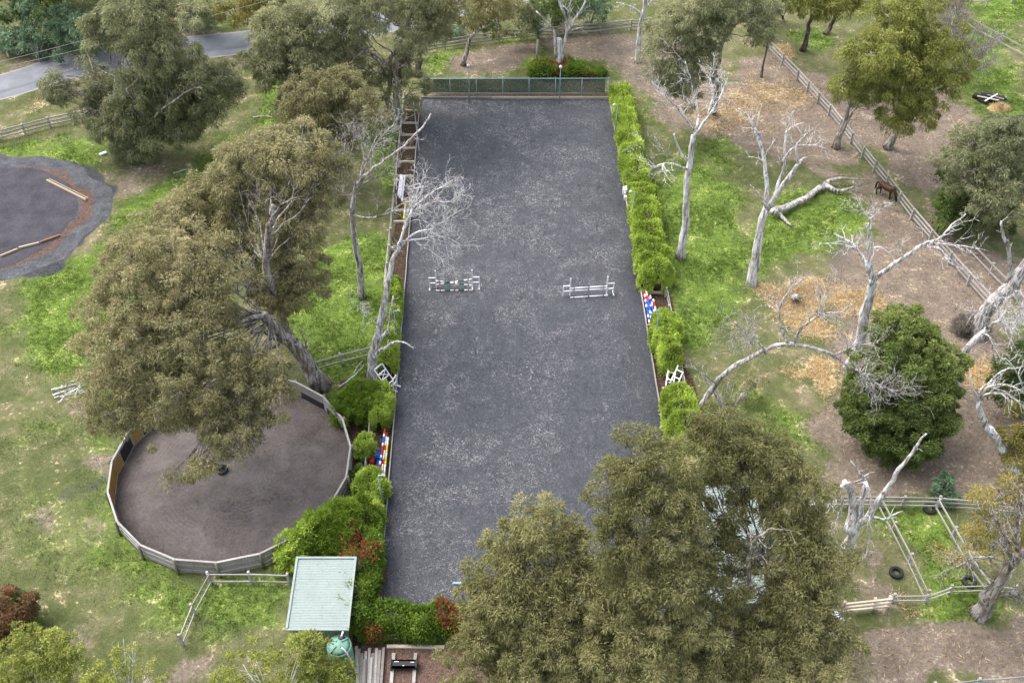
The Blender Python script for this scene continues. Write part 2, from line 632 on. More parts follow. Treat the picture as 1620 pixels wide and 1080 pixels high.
def dead(label, base, stems, bark='dead', name='dead_tree', cat='dead tree', group=None, up=.2, extra=None):
    """stems: list of dicts/tuples (pts, r0, r1, twigs, twig length, depth); first is the trunk"""
    b = G(*base)
    root = thing(name, label, cat, b, group=group)
    for i, s in enumerate(stems):
        pts, r0, r1, tw, tl, dp = s[:6]
        spr = s[6] if len(s) > 6 else .8
        mb = MB()
        W = VP(pts, b[1])
        if i == 0:
            W[0] = b - np.array([0, 0, .15])
        limb(mb, W, r0, r1, tw, tl, dp, up, n=12 if r0 > .12 else 7, start=.25 if i else .8, jit=.05, rough=.06 if r0 > .1 else .03, flare=.35 if i == 0 else 0, spread=spr)
        mb.build('trunk' if i == 0 else 'branch', M[bark], root)
    return root


def hedge(label, path, width, height, mat, name='hedge', cat='hedge', group=None, leaf=(.17, .085), dens=620, seed=1, bulge=.14, redcl=None, tone=0.0, taper=True, shag=1.0, crown='foliage'):
    """path: list of world (x, y); leafy clipped row, thick and uneven; width, height in metres (numbers or per-point lists)"""
    P = np.array(path, float)
    seg = np.linalg.norm(np.diff(P, axis=0), axis=1)
    S = np.concatenate([[0], np.cumsum(seg)])
    Ltot = S[-1]
    w_ = np.array([width] * len(P) if np.isscalar(width) else width, float)
    h_ = np.array([height] * len(P) if np.isscalar(height) else height, float)
    base = np.array([P[:, 0].mean(), P[:, 1].mean(), 0])
    root = thing(name, label, cat, base, group=group)

    def at(s):
        x = np.interp(s, S, P[:, 0])
        y = np.interp(s, S, P[:, 1])
        e = .05
        tx = np.interp(np.minimum(s + e, Ltot), S, P[:, 0]) - np.interp(np.maximum(s - e, 0), S, P[:, 0])
        ty = np.interp(np.minimum(s + e, Ltot), S, P[:, 1]) - np.interp(np.maximum(s - e, 0), S, P[:, 1])
        t = norm(np.stack([tx, ty], -1))
        return np.stack([x, y], -1), t, np.interp(s, S, w_), np.interp(s, S, h_)

    def shape(s, a, scale):
        """a: angle across the section 0..pi (left to right over the top)"""
        sc_ = np.clip(s, 0, Ltot)
        c, t, w, h = at(sc_)
        c = c + t * (s - sc_)[..., None]
        n = np.stack([t[..., 1], -t[..., 0]], -1)
        ca, sa = np.cos(a), np.sin(a)
        ex = np.sign(ca) * np.abs(ca) ** .62
        ez = np.abs(sa) ** .62
        p3 = np.stack([c[..., 0], c[..., 1], a], -1)
        lump = 1 + bulge * sn(p3 * np.array([1, 1, .8]), seed, 1.9, 3) + bulge * .5 * sn(p3, seed + 9, 5, 1)
        e_ = np.minimum(s, Ltot - s) / (w * .5) + .75
        endf = np.sqrt(np.clip(1 - (1 - np.clip(e_, .0, 1)) ** 2, .02, 1)) if taper else 1.0
        off = ex * w / 2 * lump * endf * scale
        z = ez * h * (.5 + .5 * endf if taper else 1.0) * lump * scale
        pos = np.stack([c[..., 0] + n[..., 0] * off, c[..., 1] + n[..., 1] * off, z], -1)
        nor = np.stack([n[..., 0] * ca, n[..., 1] * ca, sa], -1)
        return pos, nor

    # solid dark core added inside the leaves to keep the hedge opaque
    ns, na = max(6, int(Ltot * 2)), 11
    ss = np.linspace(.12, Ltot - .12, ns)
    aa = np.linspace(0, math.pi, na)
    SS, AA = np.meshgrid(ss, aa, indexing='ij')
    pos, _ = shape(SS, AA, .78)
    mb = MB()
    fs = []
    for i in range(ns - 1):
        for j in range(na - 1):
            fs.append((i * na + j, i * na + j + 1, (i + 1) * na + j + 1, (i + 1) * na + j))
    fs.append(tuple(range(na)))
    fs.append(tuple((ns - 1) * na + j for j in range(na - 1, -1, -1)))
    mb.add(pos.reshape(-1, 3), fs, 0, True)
    mb.build('inner_core', M['bark_dark'], root)
    area = (Ltot + .8 * w_.mean()) * (w_.mean() + 1.6 * h_.mean())
    N = int(area * dens)
    ext = .36 * w_.mean()
    s = RNG.random(N) * (Ltot + 2 * ext) - ext
    a = np.arccos(1 - 2 * RNG.random(N)) if False else RNG.random(N) * math.pi
    sc = 1.0 + RNG.normal(0, .045 * shag, N) - .10 * RNG.random(N) ** 2
    pos, nor = shape(s, a, sc)
    pos[:, 2] = np.maximum(pos[:, 2], .03)
    D = norm(nor * .8 + unit(N) * .8 + np.array([0, 0, .25]))
    L = leaf[0] * (.6 + .8 * RNG.random(N))
    W = leaf[1] * (.7 + .6 * RNG.random(N))
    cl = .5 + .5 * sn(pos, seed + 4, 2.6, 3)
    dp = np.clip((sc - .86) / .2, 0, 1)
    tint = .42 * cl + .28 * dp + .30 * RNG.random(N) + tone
    if redcl is not None:
        rd = sn(pos, seed + 21, 1.5, 2)
        tint = np.minimum(tint * .72 / .95, .72)
        isr = (rd > redcl) & (RNG.random(N) < .55)
        tint[isr] = .86 + .14 * RNG.random(isr.sum())
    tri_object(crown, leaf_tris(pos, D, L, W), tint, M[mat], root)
    return root


def bush(name, label, cat, base, lobes, mat, zr, k=130, tuft=.34, leaf=(.16, .08), dens=1.25, droop=.1, seed=1, group=None, bark='bark_dark', stems=4, gate=-.9, tone=0.0, crown='foliage'):
    """a shrub: several stems and a leafy body made of small tufts"""
    b = G(*base)
    root = thing(name, label, cat, b, group=group)
    ys = [q[1] for q in lobes]
    TCs, TRs, TNs, TTs = [], [], [], []
    mb = MB()
    for li, q in enumerate(lobes):
        f = 0 if max(ys) == min(ys) else (max(ys) - q[1]) / (max(ys) - min(ys))
        c = G(q[0], q[1], zr[0] + (zr[1] - zr[0]) * f)
        R_ = q[2] / pxm(c)
        for _ in range(stems):
            e = c + unit(1)[0] * R_ * .6
            e[2] = max(e[2], .4)
            limb(mb, [b + RNG.normal(0, .1, 3) * np.array([1, 1, 0]), (b + e) / 2 + np.array([0, 0, .2]), e], .045, .012, 2, .6, 0, jit=.04, rough=0, n=5)
        nt = int(max(8, dens * 3.2 * (R_ / tuft) ** 2))
        d = unit(nt)
        lump = 1 + .2 * sn(d, seed * 7 + li, 2.4, 2)
        rad = R_ * (.72 + .28 * RNG.random(nt)) * lump
        rad[:nt // 4] *= .55
        pos = c + d * rad[:, None] * np.array([1, 1, .95])
        ok = (pos[:, 2] > .08) & (sn(pos, seed * 3 + 2, 1.1, 3) > gate)
        pos, d = pos[ok], d[ok]
        TCs.append(pos)
        TNs.append(d)
        TRs.append(tuft * (.6 + .7 * RNG.random(len(pos))))
        TTs.append(np.clip(.5 * (.5 + .5 * sn(pos, seed + 11, .9, 2)) + .5 * RNG.random(len(pos)) + tone, 0, 1))
    mb.build('stem', M[bark], root)
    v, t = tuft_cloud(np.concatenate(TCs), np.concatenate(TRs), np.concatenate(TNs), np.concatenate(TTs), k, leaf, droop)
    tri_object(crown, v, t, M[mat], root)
    return root


# ------------------------------------------------------------------ fences
def fence(label, pts, spacing=2.6, height=1.25, nrails=3, rail=(.05, .15), post=.15, wood='fence_wood', post_wood=None, group=None, world=False, name='rail_fence', cat='fence', side=1, zlow=.35, gapped=()):
    W = [np.array(p, float) if world else G(*p) for p in pts]
    W = [np.array([w[0], w[1], 0]) for w in W]
    root = thing(name, label, cat, W[0], group=group)
    stations = []
    for a, b in zip(W[:-1], W[1:]):
        L = np.linalg.norm(b - a)
        nb = max(1, round(L / spacing))
        for i in range(nb):
            stations.append(a + (b - a) * i / nb)
    stations.append(W[-1])
    for s in stations:
        mb = MB()
        h = height + RNG.uniform(.02, .14)
        ln = RNG.normal(0, .025, 2)
        mb.bar(s - np.array([0, 0, .1]), s + np.array([ln[0], ln[1], h]), post, post, up=(0, 1, 0))
        mb.build('post', M[post_wood or wood], root)
    for i, (a, b) in enumerate(zip(stations[:-1], stations[1:])):
        if i in gapped:
            continue
        d = norm(b - a)
        n = np.array([d[1], -d[0], 0]) * side * (post / 2 + rail[0] / 2)
        for r in range(nrails):
            z = zlow + (height - .08 - zlow) * (r / max(1, nrails - 1)) if nrails > 1 else height - .1
            mb = MB()
            j0, j1 = RNG.normal(0, .018, 2)
            ov = .04
            mb.bar(a + n - d * ov * (i % 2) + np.array([0, 0, z + j0]), b + n + d * ov * (i % 2) + np.array([0, 0, z + j1]), rail[0] + .004 * (i % 2), rail[1])
            mb.build('rail', M[wood], root)
    return root


# ------------------------------------------------------------------ the ground, one sheet with mapped ground cover
def poly_sd(X, Y, poly):
    """signed distance (inside positive) of the points to a polygon"""
    p = np.array(poly, float)
    d2 = np.full(X.shape, 1e12)
    ins = np.zeros(X.shape, bool)
    for (x0, y0), (x1, y1) in zip(p, np.roll(p, -1, axis=0)):
        ex, ey = x1 - x0, y1 - y0
        t = np.clip(((X - x0) * ex + (Y - y0) * ey) / max(ex * ex + ey * ey, 1e-9), 0, 1)
        d2 = np.minimum(d2, (X - x0 - t * ex) ** 2 + (Y - y0 - t * ey) ** 2)
        c = ((y0 > Y) != (y1 > Y)) & (X < (x1 - x0) * (Y - y0) / (y1 - y0 + 1e-12) + x0)
        ins ^= c
    return np.where(ins, 1, -1) * np.sqrt(d2)


def axis(lo, hi, step, far):
    a = np.arange(lo, hi + step, step)
    g = step * np.cumsum(1.28 ** np.arange(1, 40))
    g = g[g < far]
    return np.concatenate([lo - g[::-1], a, hi + g])


xs = axis(-66, 66, .3, 900)
ys = axis(20, 128, .3, 900)
GX, GY = np.meshgrid(xs, ys, indexing='ij')
GP = np.stack([GX, GY], -1)
nA = sn(GP, 1, .35, 4)
nB = sn(GP, 2, .9, 3)

# zones: kind, strength, edge softness (m), outline in photo positions on the ground
ZONES = [
    ('lush', 1.0, 2.0, [(0, 240), (70, 222), (150, 200), (175, 235), (130, 262), (95, 272), (0, 276)]),
    ('lush', 1.1, 2.5, [(150, 400), (190, 320), (260, 290), (400, 200), (400, 110), (480, 95), (470, 230), (380, 310), (260, 370), (190, 410), (120, 440), (0, 470), (0, 440), (60, 435)]),
    ('lush', .95, 3.5, [(0, 440), (130, 415), (240, 370), (250, 430), (150, 500), (140, 640), (60, 640), (0, 600)]),
    ('lush', .65, 4.0, [(0, 600), (60, 640), (140, 660), (100, 700), (0, 720)]),
    ('lush', .42, 5.0, [(0, 680), (180, 800), (330, 920), (300, 1010), (100, 960), (0, 900)]),
    ('lush', .7, 3.0, [(130, 640), (240, 740), (180, 870), (260, 900), (380, 930), (300, 990), (200, 930), (120, 860), (150, 760)]),
    ('lush', 1.0, 2.0, [(470, 400), (560, 360), (630, 370), (628, 440), (612, 600), (520, 610), (470, 520)]),
    ('lush', .8, 1.8, [(600, 190), (655, 165), (645, 300), (600, 310)]),
    ('lush', .9, 1.8, [(660, 85), (745, 78), (740, 112), (665, 128)]),
    ('lush', .75, 1.5, [(800, 65), (850, 68), (862, 118), (750, 126), (800, 110)]),
    ('lush', .5, 3.0, [(900, 100), (1000, 110), (1080, 200), (1000, 200), (960, 130)]),
    ('lush', .95, 2.5, [(1010, 210), (1060, 235), (1140, 222), (1190, 250), (1185, 470), (1140, 560), (1070, 580), (1050, 470)]),
    ('lush', .95, 2.2, [(1185, 320), (1240, 300), (1340, 310), (1405, 335), (1340, 380), (1250, 400), (1200, 480), (1180, 450)]),
    ('lush', .7, 2.0, [(1170, 610), (1260, 640), (1345, 715), (1260, 700), (1190, 680)]),
    ('lush', .9, 1.8, [(1370, 792), (1530, 788), (1562, 920), (1600, 1000), (1470, 1000), (1430, 900)]),
    ('lush', .45, 2.5, [(1560, 900), (1620, 880), (1620, 985), (1560, 1000)]),
    ('lush', .95, 3.0, [(1515, 0), (1620, 0), (1620, 190), (1560, 150), (1510, 90)]),
    ('lush', .75, 2.5, [(1440, 95), (1530, 105), (1620, 180), (1620, 230), (1560, 195), (1500, 135)]),
    ('lush', .75, 2.5, [(385, 885), (470, 900), (450, 1005), (330, 1015), (290, 960), (330, 908)]),
    ('lush', .85, .8, [(1395, 308), (1412, 305), (1480, 375), (1565, 465), (1550, 480), (1440, 375)]),
    ('lush', .8, .8, [(1500, 378), (1520, 372), (1620, 478), (1600, 492)]),
    ('lush', .7, 1.2, [(1230, 50), (1320, 40), (1340, 70), (1300, 100), (1260, 75)]),
    ('lush', .5, 2.0, [(300, 40), (430, 20), (440, 45), (360, 60)]),
    ('dirt', 1.0, 2.5, [(1130, 150), (1180, 90), (1235, 60), (1440, 310), (1640, 500), (1640, 775), (1290, 778), (1330, 720), (1280, 560), (1300, 440), (1420, 380), (1345, 285), (1190, 235)]),
    ('dirt', 1.0, 2.0, [(1235, 62), (1290, 95), (1350, 180), (1420, 160), (1500, 140), (1545, 210), (1500, 370), (1640, 430), (1640, 510), (1450, 350)]),
    ('dirt', 1.35, 1.2, [(1330, 1002), (1420, 988), (1500, 996), (1640, 980), (1640, 1090), (1500, 1080), (1330, 1130), (1150, 1130), (1180, 1040)]),
    ('dirt', .85, 1.5, [(720, 85), (780, 78), (838, 72), (832, 112), (790, 122), (690, 124)]),
    ('dirt', .8, 2.5, [(870, 62), (1000, 45), (1130, 50), (1140, 160), (1110, 215), (1060, 215), (1020, 165), (960, 100), (900, 95)]),
    ('dirt', .95, 2.0, [(240, 1050), (290, 1030), (350, 1045), (380, 1110), (200, 1110)]),
    ('dirt', .6, 2.0, [(160, 270), (240, 255), (290, 275), (220, 310), (160, 330)]),
    ('dirt', .7, 1.5, [(1350, 870), (1400, 860), (1440, 940), (1445, 985), (1330, 970)]),
    ('dirt', .8, 1.0, [(90, 640), (140, 620), (150, 655), (100, 665)]),
    ('dirt', .6, 1.0, [(55, 800), (85, 800), (85, 840), (55, 840)]),
    ('dirt', .5, 1.2, [(130, 820), (165, 800), (160, 850), (135, 865)]),
    ('dirt', .75, 1.5, [(40, 700), (110, 720), (190, 715), (170, 750), (50, 740)]),
    ('dirt', .6, 3.0, [(300, 40), (400, 35), (440, 55), (340, 75), (290, 110), (0, 160), (0, 100), (140, 80)]),
    ('dirt', .55, 2.0, [(50, 990), (130, 960), (200, 1000), (180, 1060), (60, 1050)]),
    ('dirt', .7, 1.0, [(300, 120), (420, 85), (430, 95), (320, 130)]),
    ('straw', 1.1, 1.8, [(1205, 455), (1240, 436), (1270, 440), (1290, 450), (1300, 480), (1270, 500), (1225, 485)]),
    ('straw', .9, 1.6, [(1225, 500), (1260, 490), (1330, 505), (1345, 530), (1290, 540), (1240, 530)]),
    ('straw', .7, 1.5, [(1300, 450), (1345, 470), (1350, 500), (1315, 500)]),
    ('straw', 1.2, 1.5, [(1245, 580), (1300, 565), (1340, 580), (1330, 610), (1300, 625), (1250, 600)]),
    ('straw', .8, 1.2, [(1330, 480), (1380, 465), (1400, 480), (1370, 500)]),
    ('straw', .22, 2.5, [(1120, 190), (1190, 130), (1260, 150), (1240, 180)]),
    ('straw', .7, 1.0, [(1225, 72), (1250, 70), (1265, 92), (1235, 95)]),
    ('straw', .6, .8, [(1415, 930), (1430, 940), (1440, 968), (1420, 960)]),
    ('straw', .45, 1.5, [(0, 190), (60, 165), (70, 180), (0, 215)]),
    ('straw', .6, 1.0, [(1530, 585), (1560, 570), (1575, 600), (1540, 610)]),
    ('mulch', 1.0, .4, [(642, 158), (669, 158), (602, 960), (560, 960)]),
    ('mulch', 1.0, .4, [(959, 155), (985, 165), (1135, 760), (1062, 760)]),
    ('mulch', .9, .6, [(672, 146), (965, 144), (968, 158), (668, 158)]),
    ('mulch', .9, .8, [(535, 600), (600, 590), (590, 960), (480, 900), (548, 790), (552, 690)]),
    ('mulch', .8, 1.0, [(560, 1000), (760, 950), (760, 1025), (560, 1030)]),
    ('chip', 1.0, .6, [(575, 1020), (760, 1012), (800, 1110), (560, 1110)]),
    ('dark', .9, 1.2, [(0, 420), (0, 265), (80, 262), (150, 270), (178, 300), (160, 360), (120, 400), (50, 440), (0, 446)]),
    ('dark', .6, 2.5, [(70, 770), (100, 755), (175, 745), (172, 790), (110, 795)]),
    ('dark', .5, 3.0, [(1290, 420), (1320, 395), (1350, 430), (1330, 450)]),
    ('dark', .35, 4.0, [(1500, 600), (1540, 500), (1640, 560), (1640, 720), (1540, 740), (1500, 690)]),
]
masks = {k: np.zeros(GX.shape) for k in ('lush', 'dirt', 'straw', 'mulch', 'chip', 'dark')}
for kind, stg, soft, poly in ZONES:
    W = [G(*p)[:2] for p in poly]
    wob = (nA * 1.0 + nB * .35) * min(soft, 3.0) * .8
    sd = poly_sd(GX, GY, W) + wob
    m = np.clip((sd + soft) / (2 * soft), 0, 1)
    m = m * m * (3 - 2 * m) * stg
    masks[kind] = np.maximum(masks[kind], m)


def grid_mesh(name, X, Y, Z, mat, attrs=None):
    nx, ny = X.shape
    me = bpy.data.meshes.new(name)
    co = np.stack([X, Y, Z], -1).reshape(-1, 3).astype(np.float32)
    me.vertices.add(len(co))
    me.vertices.foreach_set('co', co.ravel())
    idx = np.arange(nx * ny).reshape(nx, ny)
    q = np.stack([idx[:-1, :-1], idx[1:, :-1], idx[1:, 1:], idx[:-1, 1:]], -1).reshape(-1, 4).astype(np.int32)
    me.loops.add(q.size)
    me.loops.foreach_set('vertex_index', q.ravel())
    me.polygons.add(len(q))
    me.polygons.foreach_set('loop_start', np.arange(0, q.size, 4, dtype=np.int32))
    me.update(calc_edges=True)
    for k, a in (attrs or {}).items():
        at = me.attributes.new(k, 'FLOAT', 'POINT')
        at.data.foreach_set('value', a.reshape(-1).astype(np.float32))
    me.materials.append(mat)
    ob = bpy.data.objects.new(name, me)
    COL.objects.link(ob)
    return ob


def ground_mat():
    t = NT('ground_cover')
    P = t.pos()
    n_big = t.noise(P, .12, 5, .6, .3)
    n_mid = t.noise(P, .55, 6, .65, .4)
    n_fine = t.noise(P, 3.2, 6, .7, .4)
    n_tuft = t.noise(P, 9.0, 4, .7, .6)
    speck = t.noise(P, 24.0, 3, .6)
    mixn = t.math('ADD', t.math('MULTIPLY', n_mid, .45), t.math('MULTIPLY', n_fine, .55))
    n_clump = t.noise(P, 1.4, 6, .72, .8)
    # dry short grass
    dry = t.ramp(t.math('ADD', t.math('MULTIPLY', n_big, .5), t.math('MULTIPLY', n_mid, .6)), [(.40, (.078, .095, .036)), (.52, (.112, .126, .050)), (.62, (.168, .158, .084)), (.76, (.29, .232, .165))])
    green = t.ramp(t.math('ADD', t.math('MULTIPLY', n_mid, .6), t.math('MULTIPLY', n_fine, .45)), [(.36, (.050, .078, .020)), (.49, (.115, .180, .032)), (.62, (.190, .275, .050)), (.78, (.27, .34, .09))])
    dirt = t.ramp(t.math('ADD', t.math('MULTIPLY', n_mid, .55), t.math('MULTIPLY', n_fine, .5)), [(.34, (.112, .089, .069)), (.50, (.195, .156, .122)), (.64, (.270, .219, .174)), (.82, (.41, .345, .28))])
    straw = t.ramp(t.noise(t.pos((1, 2.2, 1)), 4.5, 6, .7, 1.2), [(.30, (.29, .21, .125)), (.43, (.56, .43, .25)), (.57, (.80, .66, .42))])
    mulch = t.ramp(n_tuft, [(.32, (.026, .019, .014)), (.52, (.072, .049, .035)), (.72, (.15, .105, .075))])
    chip = t.ramp(t.noise(P, 14, 5, .75, .5), [(.32, (.055, .035, .028)), (.52, (.155, .10, .08)), (.70, (.30, .22, .185))])
    dark = t.ramp(mixn, [(.35, (.035, .036, .042)), (.6, (.085, .086, .095)), (.75, (.15, .148, .15))])

    def edge(name, amt, lo=.38, hi=.62):
        return t.rng(t.math('ADD', t.attr(name), t.math('MULTIPLY', t.math('SUBTRACT', mixn, .5), amt)), lo, hi)
    c = t.mix(edge('lush', 2.6, .18, .92), dry, green)
    # darker weedy clumps and yellowed tips
    c = t.mix(t.math('MULTIPLY', t.rng(n_clump, .55, .68), .40), c, (.060, .090, .024))
    c = t.mix(t.math('MULTIPLY', t.rng(n_clump, .46, .34), .30), c, (.25, .26, .10))
    # clumps of green left in the dirt
    c = t.mix(edge('dirt', 1.9, .28, .74), c, dirt)
    c = t.mix(edge('straw', 3.2, .16, .58), c, straw)
    c = t.mix(edge('dark', .9), c, dark)
    c = t.mix(edge('mulch', .5), c, mulch)
    c = t.mix(edge('chip', .5), c, chip)
    # fine grain: blades, clods, dung and stones
    grain = t.math('ADD', t.math('MULTIPLY', n_tuft, .7), t.math('MULTIPLY', speck, .5))
    c = t.mix(1.0, c, t.ramp(grain, [(.38, (.52, .52, .50)), (.60, (1, 1, 1)), (.80, (1.42, 1.40, 1.34))]), 'MULTIPLY')
    spots = t.rng(t.voro(P, .75), .10, .035)
    c = t.mix(t.math('MULTIPLY', t.math('MULTIPLY', spots, t.rng(n_mid, .5, .6)), .65), c, (.075, .052, .038))
    h = t.math('ADD', t.math('MULTIPLY', n_fine, .7), t.math('MULTIPLY', grain, .5))
    t.principled(c, .95, normal=t.bump(h, .9, .16), spec=.08)
    return t.m


gz = np.zeros(GX.shape)
ground = grid_mesh('ground', GX, GY, gz, ground_mat(), masks)
setp(ground, 'paddock ground of grass and bare earth', 'ground', kind='structure')


# ------------------------------------------------------------------ riding arena
def arena_mat():
    t = NT('arena_footing')
    P = t.pos()
    big = t.noise(P, .10, 4, .6, .4)
    mid = t.noise(P, .42, 5, .65, .5)
    f1 = t.noise(P, 3.3, 5, .66, 1.6)
    f2 = t.noise(t.pos((1, 1.15, 1)), 5.4, 5, .68, 2.4)
    f3 = t.noise(P, 15, 3, .6)
    base = t.ramp(t.math('ADD', t.math('MULTIPLY', mid, .22), t.math('ADD', t.math('MULTIPLY', f1, .28), t.math('MULTIPLY', f3, .5))), [(.34, (.044, .047, .054)), (.5, (.067, .071, .080)), (.66, (.095, .099, .108))])
    m = t.rng(t.math('ADD', t.math('MULTIPLY', big, .50), t.math('MULTIPLY', t.noise(P, .9, 4, .65), .60)), .22, .80)
    m = t.math('MULTIPLY', m, t.attr('wear'))
    bias = t.math('SUBTRACT', t.math('MULTIPLY', m, .080), .050)
    fl1 = t.rng(t.math('ADD', f1, bias), .575, .63)
    fl2 = t.rng(t.math('ADD', f2, bias), .565, .61)
    sc = t.n('ShaderNodeTexNoise')
    t.l(t.noise(t.pos((1, 1, 1)), .35, 2), sc.inputs['Distortion'])
    mpx = t.pos((.9, .30, 1))
    t.l(mpx, sc.inputs['Vector'])
    sc.inputs['Scale'].default_value = 2.4
    sc.inputs['Detail'].default_value = 5
    sc.inputs['Roughness'].default_value = .7
    patch = t.rng(t.noise(P, .28, 4, .62, .4), .40, .62)
    fl = t.math('MAXIMUM', t.math('MULTIPLY', t.math('MULTIPLY', fl1, t.math('ADD', t.math('MULTIPLY', patch, .7), .15)), .62), t.math('MULTIPLY', t.math('MULTIPLY', fl2, t.math('ADD', t.math('MULTIPLY', patch, .68), .32)), .95))
    dk = t.rng(t.math('ADD', f1, t.math('MULTIPLY', bias, .4)), .42, .34)
    c = t.mix(t.math('MULTIPLY', dk, .55), base, (.022, .023, .030))
    c = t.mix(t.math('MULTIPLY', m, .10), c, (.14, .138, .142))
    c = t.mix(fl, c, t.ramp(f3, [(.3, (.22, .215, .22)), (.65, (.46, .445, .435))]))
    c = t.mix(t.math('MULTIPLY', t.rng(sc.outputs[0], .58, .68), .40), c, (.19, .19, .195))
    c = t.mix(t.math('MULTIPLY', t.rng(sc.outputs[0], .42, .34), .40), c, (.030, .031, .036))
    # darker margin along the boards
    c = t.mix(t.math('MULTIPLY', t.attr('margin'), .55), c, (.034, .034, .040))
    h = t.math('ADD', t.math('MULTIPLY', f1, .9), t.math('MULTIPLY', f3, .35))
    t.principled(c, .92, normal=t.bump(h, .9, .12), spec=.12)
    return t.m


A_TL, A_TR, A_BL, A_BR = np.array([-9.45, 94.7]), np.array([10.05, 94.6]), np.array([-8.32, 34.6]), np.array([11.3, 34.6])


def edge_left(y):
    f = (y - A_BL[1]) / (A_TL[1] - A_BL[1])
    return A_BL[0] + (A_TL[0] - A_BL[0]) * f


def edge_right(y):
    f = (y - A_BR[1]) / (A_TR[1] - A_BR[1])
    return A_BR[0] + (A_TR[0] - A_BR[0]) * f


u_, v_ = np.meshgrid(np.linspace(0, 1, 100), np.linspace(0, 1, 300), indexing='ij')
AX = (A_BL[0] * (1 - u_) + A_BR[0] * u_) * (1 - v_) + (A_TL[0] * (1 - u_) + A_TR[0] * u_) * v_
AY = 34.6 + v_ * 60.05
ap = np.stack([AX, AY], -1)
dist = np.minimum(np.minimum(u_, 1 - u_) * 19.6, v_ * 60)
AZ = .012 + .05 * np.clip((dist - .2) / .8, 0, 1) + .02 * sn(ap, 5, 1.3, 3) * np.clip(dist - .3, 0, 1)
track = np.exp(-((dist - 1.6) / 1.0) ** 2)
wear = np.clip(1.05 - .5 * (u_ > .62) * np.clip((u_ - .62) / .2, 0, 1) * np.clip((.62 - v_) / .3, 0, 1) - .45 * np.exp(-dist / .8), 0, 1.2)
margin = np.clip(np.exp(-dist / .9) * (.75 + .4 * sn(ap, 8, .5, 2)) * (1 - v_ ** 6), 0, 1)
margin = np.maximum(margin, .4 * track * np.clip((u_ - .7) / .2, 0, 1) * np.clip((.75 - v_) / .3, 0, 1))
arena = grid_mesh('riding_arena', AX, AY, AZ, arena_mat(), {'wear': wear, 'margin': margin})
setp(arena, 'dark sand riding arena surface', 'arena', kind='structure')


# ------------------------------------------------------------------ round pen floor, sand yard, road
PEN_C, PEN_R = np.array([-19.45, 45.62]), 8.22


def pen_mat():
    t = NT('pen_footing')
    P = t.pos()
    mp = t.n('ShaderNodeMapping')
    t.l(t.n('ShaderNodeNewGeometry').outputs['Position'], mp.inputs[0])
    mp.inputs['Location'].default_value = (-PEN_C[0] - .6, -PEN_C[1] - .2, 0)
    vec = mp.outputs[0]
    # raked rings left by circling hooves
    wv = t.n('ShaderNodeTexWave', wave_type='RINGS', rings_direction='Z')
    t.l(vec, wv.inputs['Vector'])
    wv.inputs['Scale'].default_value = 1.1
    wv.inputs['Distortion'].default_value = 5.0
    wv.inputs['Detail'].default_value = 4
    wv.inputs['Detail Scale'].default_value = 1.6
    mid = t.noise(P, .5, 5, .65, .5)
    fine = t.noise(P, 5.5, 5, .7, 1.2)
    sp = t.noise(P, 18, 3, .6)
    s = t.math('ADD', t.math('MULTIPLY', mid, .5), t.math('ADD', t.math('MULTIPLY', fine, .46), t.math('MULTIPLY', wv.outputs[1], t.rng(t.noise(P, .30, 3), .50, .64, .0, .06))))
    c = t.ramp(s, [(.32, (.080, .069, .064)), (.46, (.138, .120, .112)), (.60, (.195, .173, .161)), (.8, (.27, .245, .23))])
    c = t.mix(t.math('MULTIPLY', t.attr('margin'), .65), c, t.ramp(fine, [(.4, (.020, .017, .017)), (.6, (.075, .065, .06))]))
    lit = t.math('MULTIPLY', t.rng(t.noise(P, 7, 3, .6, .5), .60, .66), t.rng(t.math('ADD', t.noise(P, .35, 3), t.math('MULTIPLY', t.attr('litter'), .3)), .52, .72))
    c = t.mix(t.math('MULTIPLY', lit, .7), c, (.27, .15, .085))
    h = t.math('ADD', fine, t.math('MULTIPLY', sp, .4))
    t.principled(c, .95, normal=t.bump(h, .9, .10), spec=.08)
    return t.m


def disc(name, c, r, z, mat, rings=40, seg=140, fn=None, attrs=None):
    rr = np.linspace(0.001, 1, rings)
    aa = np.linspace(0, 2 * math.pi, seg + 1)
    R_, A_ = np.meshgrid(rr, aa, indexing='ij')
    rad = r * (fn(A_) if fn else 1.0)
    X = c[0] + R_ * rad * np.cos(A_)
    Y = c[1] + R_ * rad * np.sin(A_)
    Z = np.full(X.shape, z)
    return grid_mesh(name, X, Y, Z, mat, attrs(R_, A_, X, Y) if attrs else None), R_, X, Y


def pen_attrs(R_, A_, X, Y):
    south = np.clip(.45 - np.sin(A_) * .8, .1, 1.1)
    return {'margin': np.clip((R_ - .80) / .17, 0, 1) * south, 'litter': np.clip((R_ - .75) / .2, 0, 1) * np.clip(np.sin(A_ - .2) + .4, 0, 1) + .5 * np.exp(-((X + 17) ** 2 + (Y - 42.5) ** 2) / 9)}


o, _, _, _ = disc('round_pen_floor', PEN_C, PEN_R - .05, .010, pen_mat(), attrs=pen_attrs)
setp(o, 'brown sand floor of the round pen', 'floor', kind='structure')


def yard_mat():
    t = NT('yard_sand')
    P = t.pos()
    f = t.noise(P, 6, 6, .75, 1.0)
    m = t.noise(P, .6, 4, .6)
    c = t.ramp(t.math('ADD', t.math('MULTIPLY', f, .55), t.math('MULTIPLY', m, .45)), [(.35, (.040, .038, .045)), (.52, (.070, .067, .077)), (.66, (.10, .097, .107)), (.8, (.16, .155, .165))])
    t.principled(c, .95, normal=t.bump(f, .8, .08), spec=.1)
    return t.m


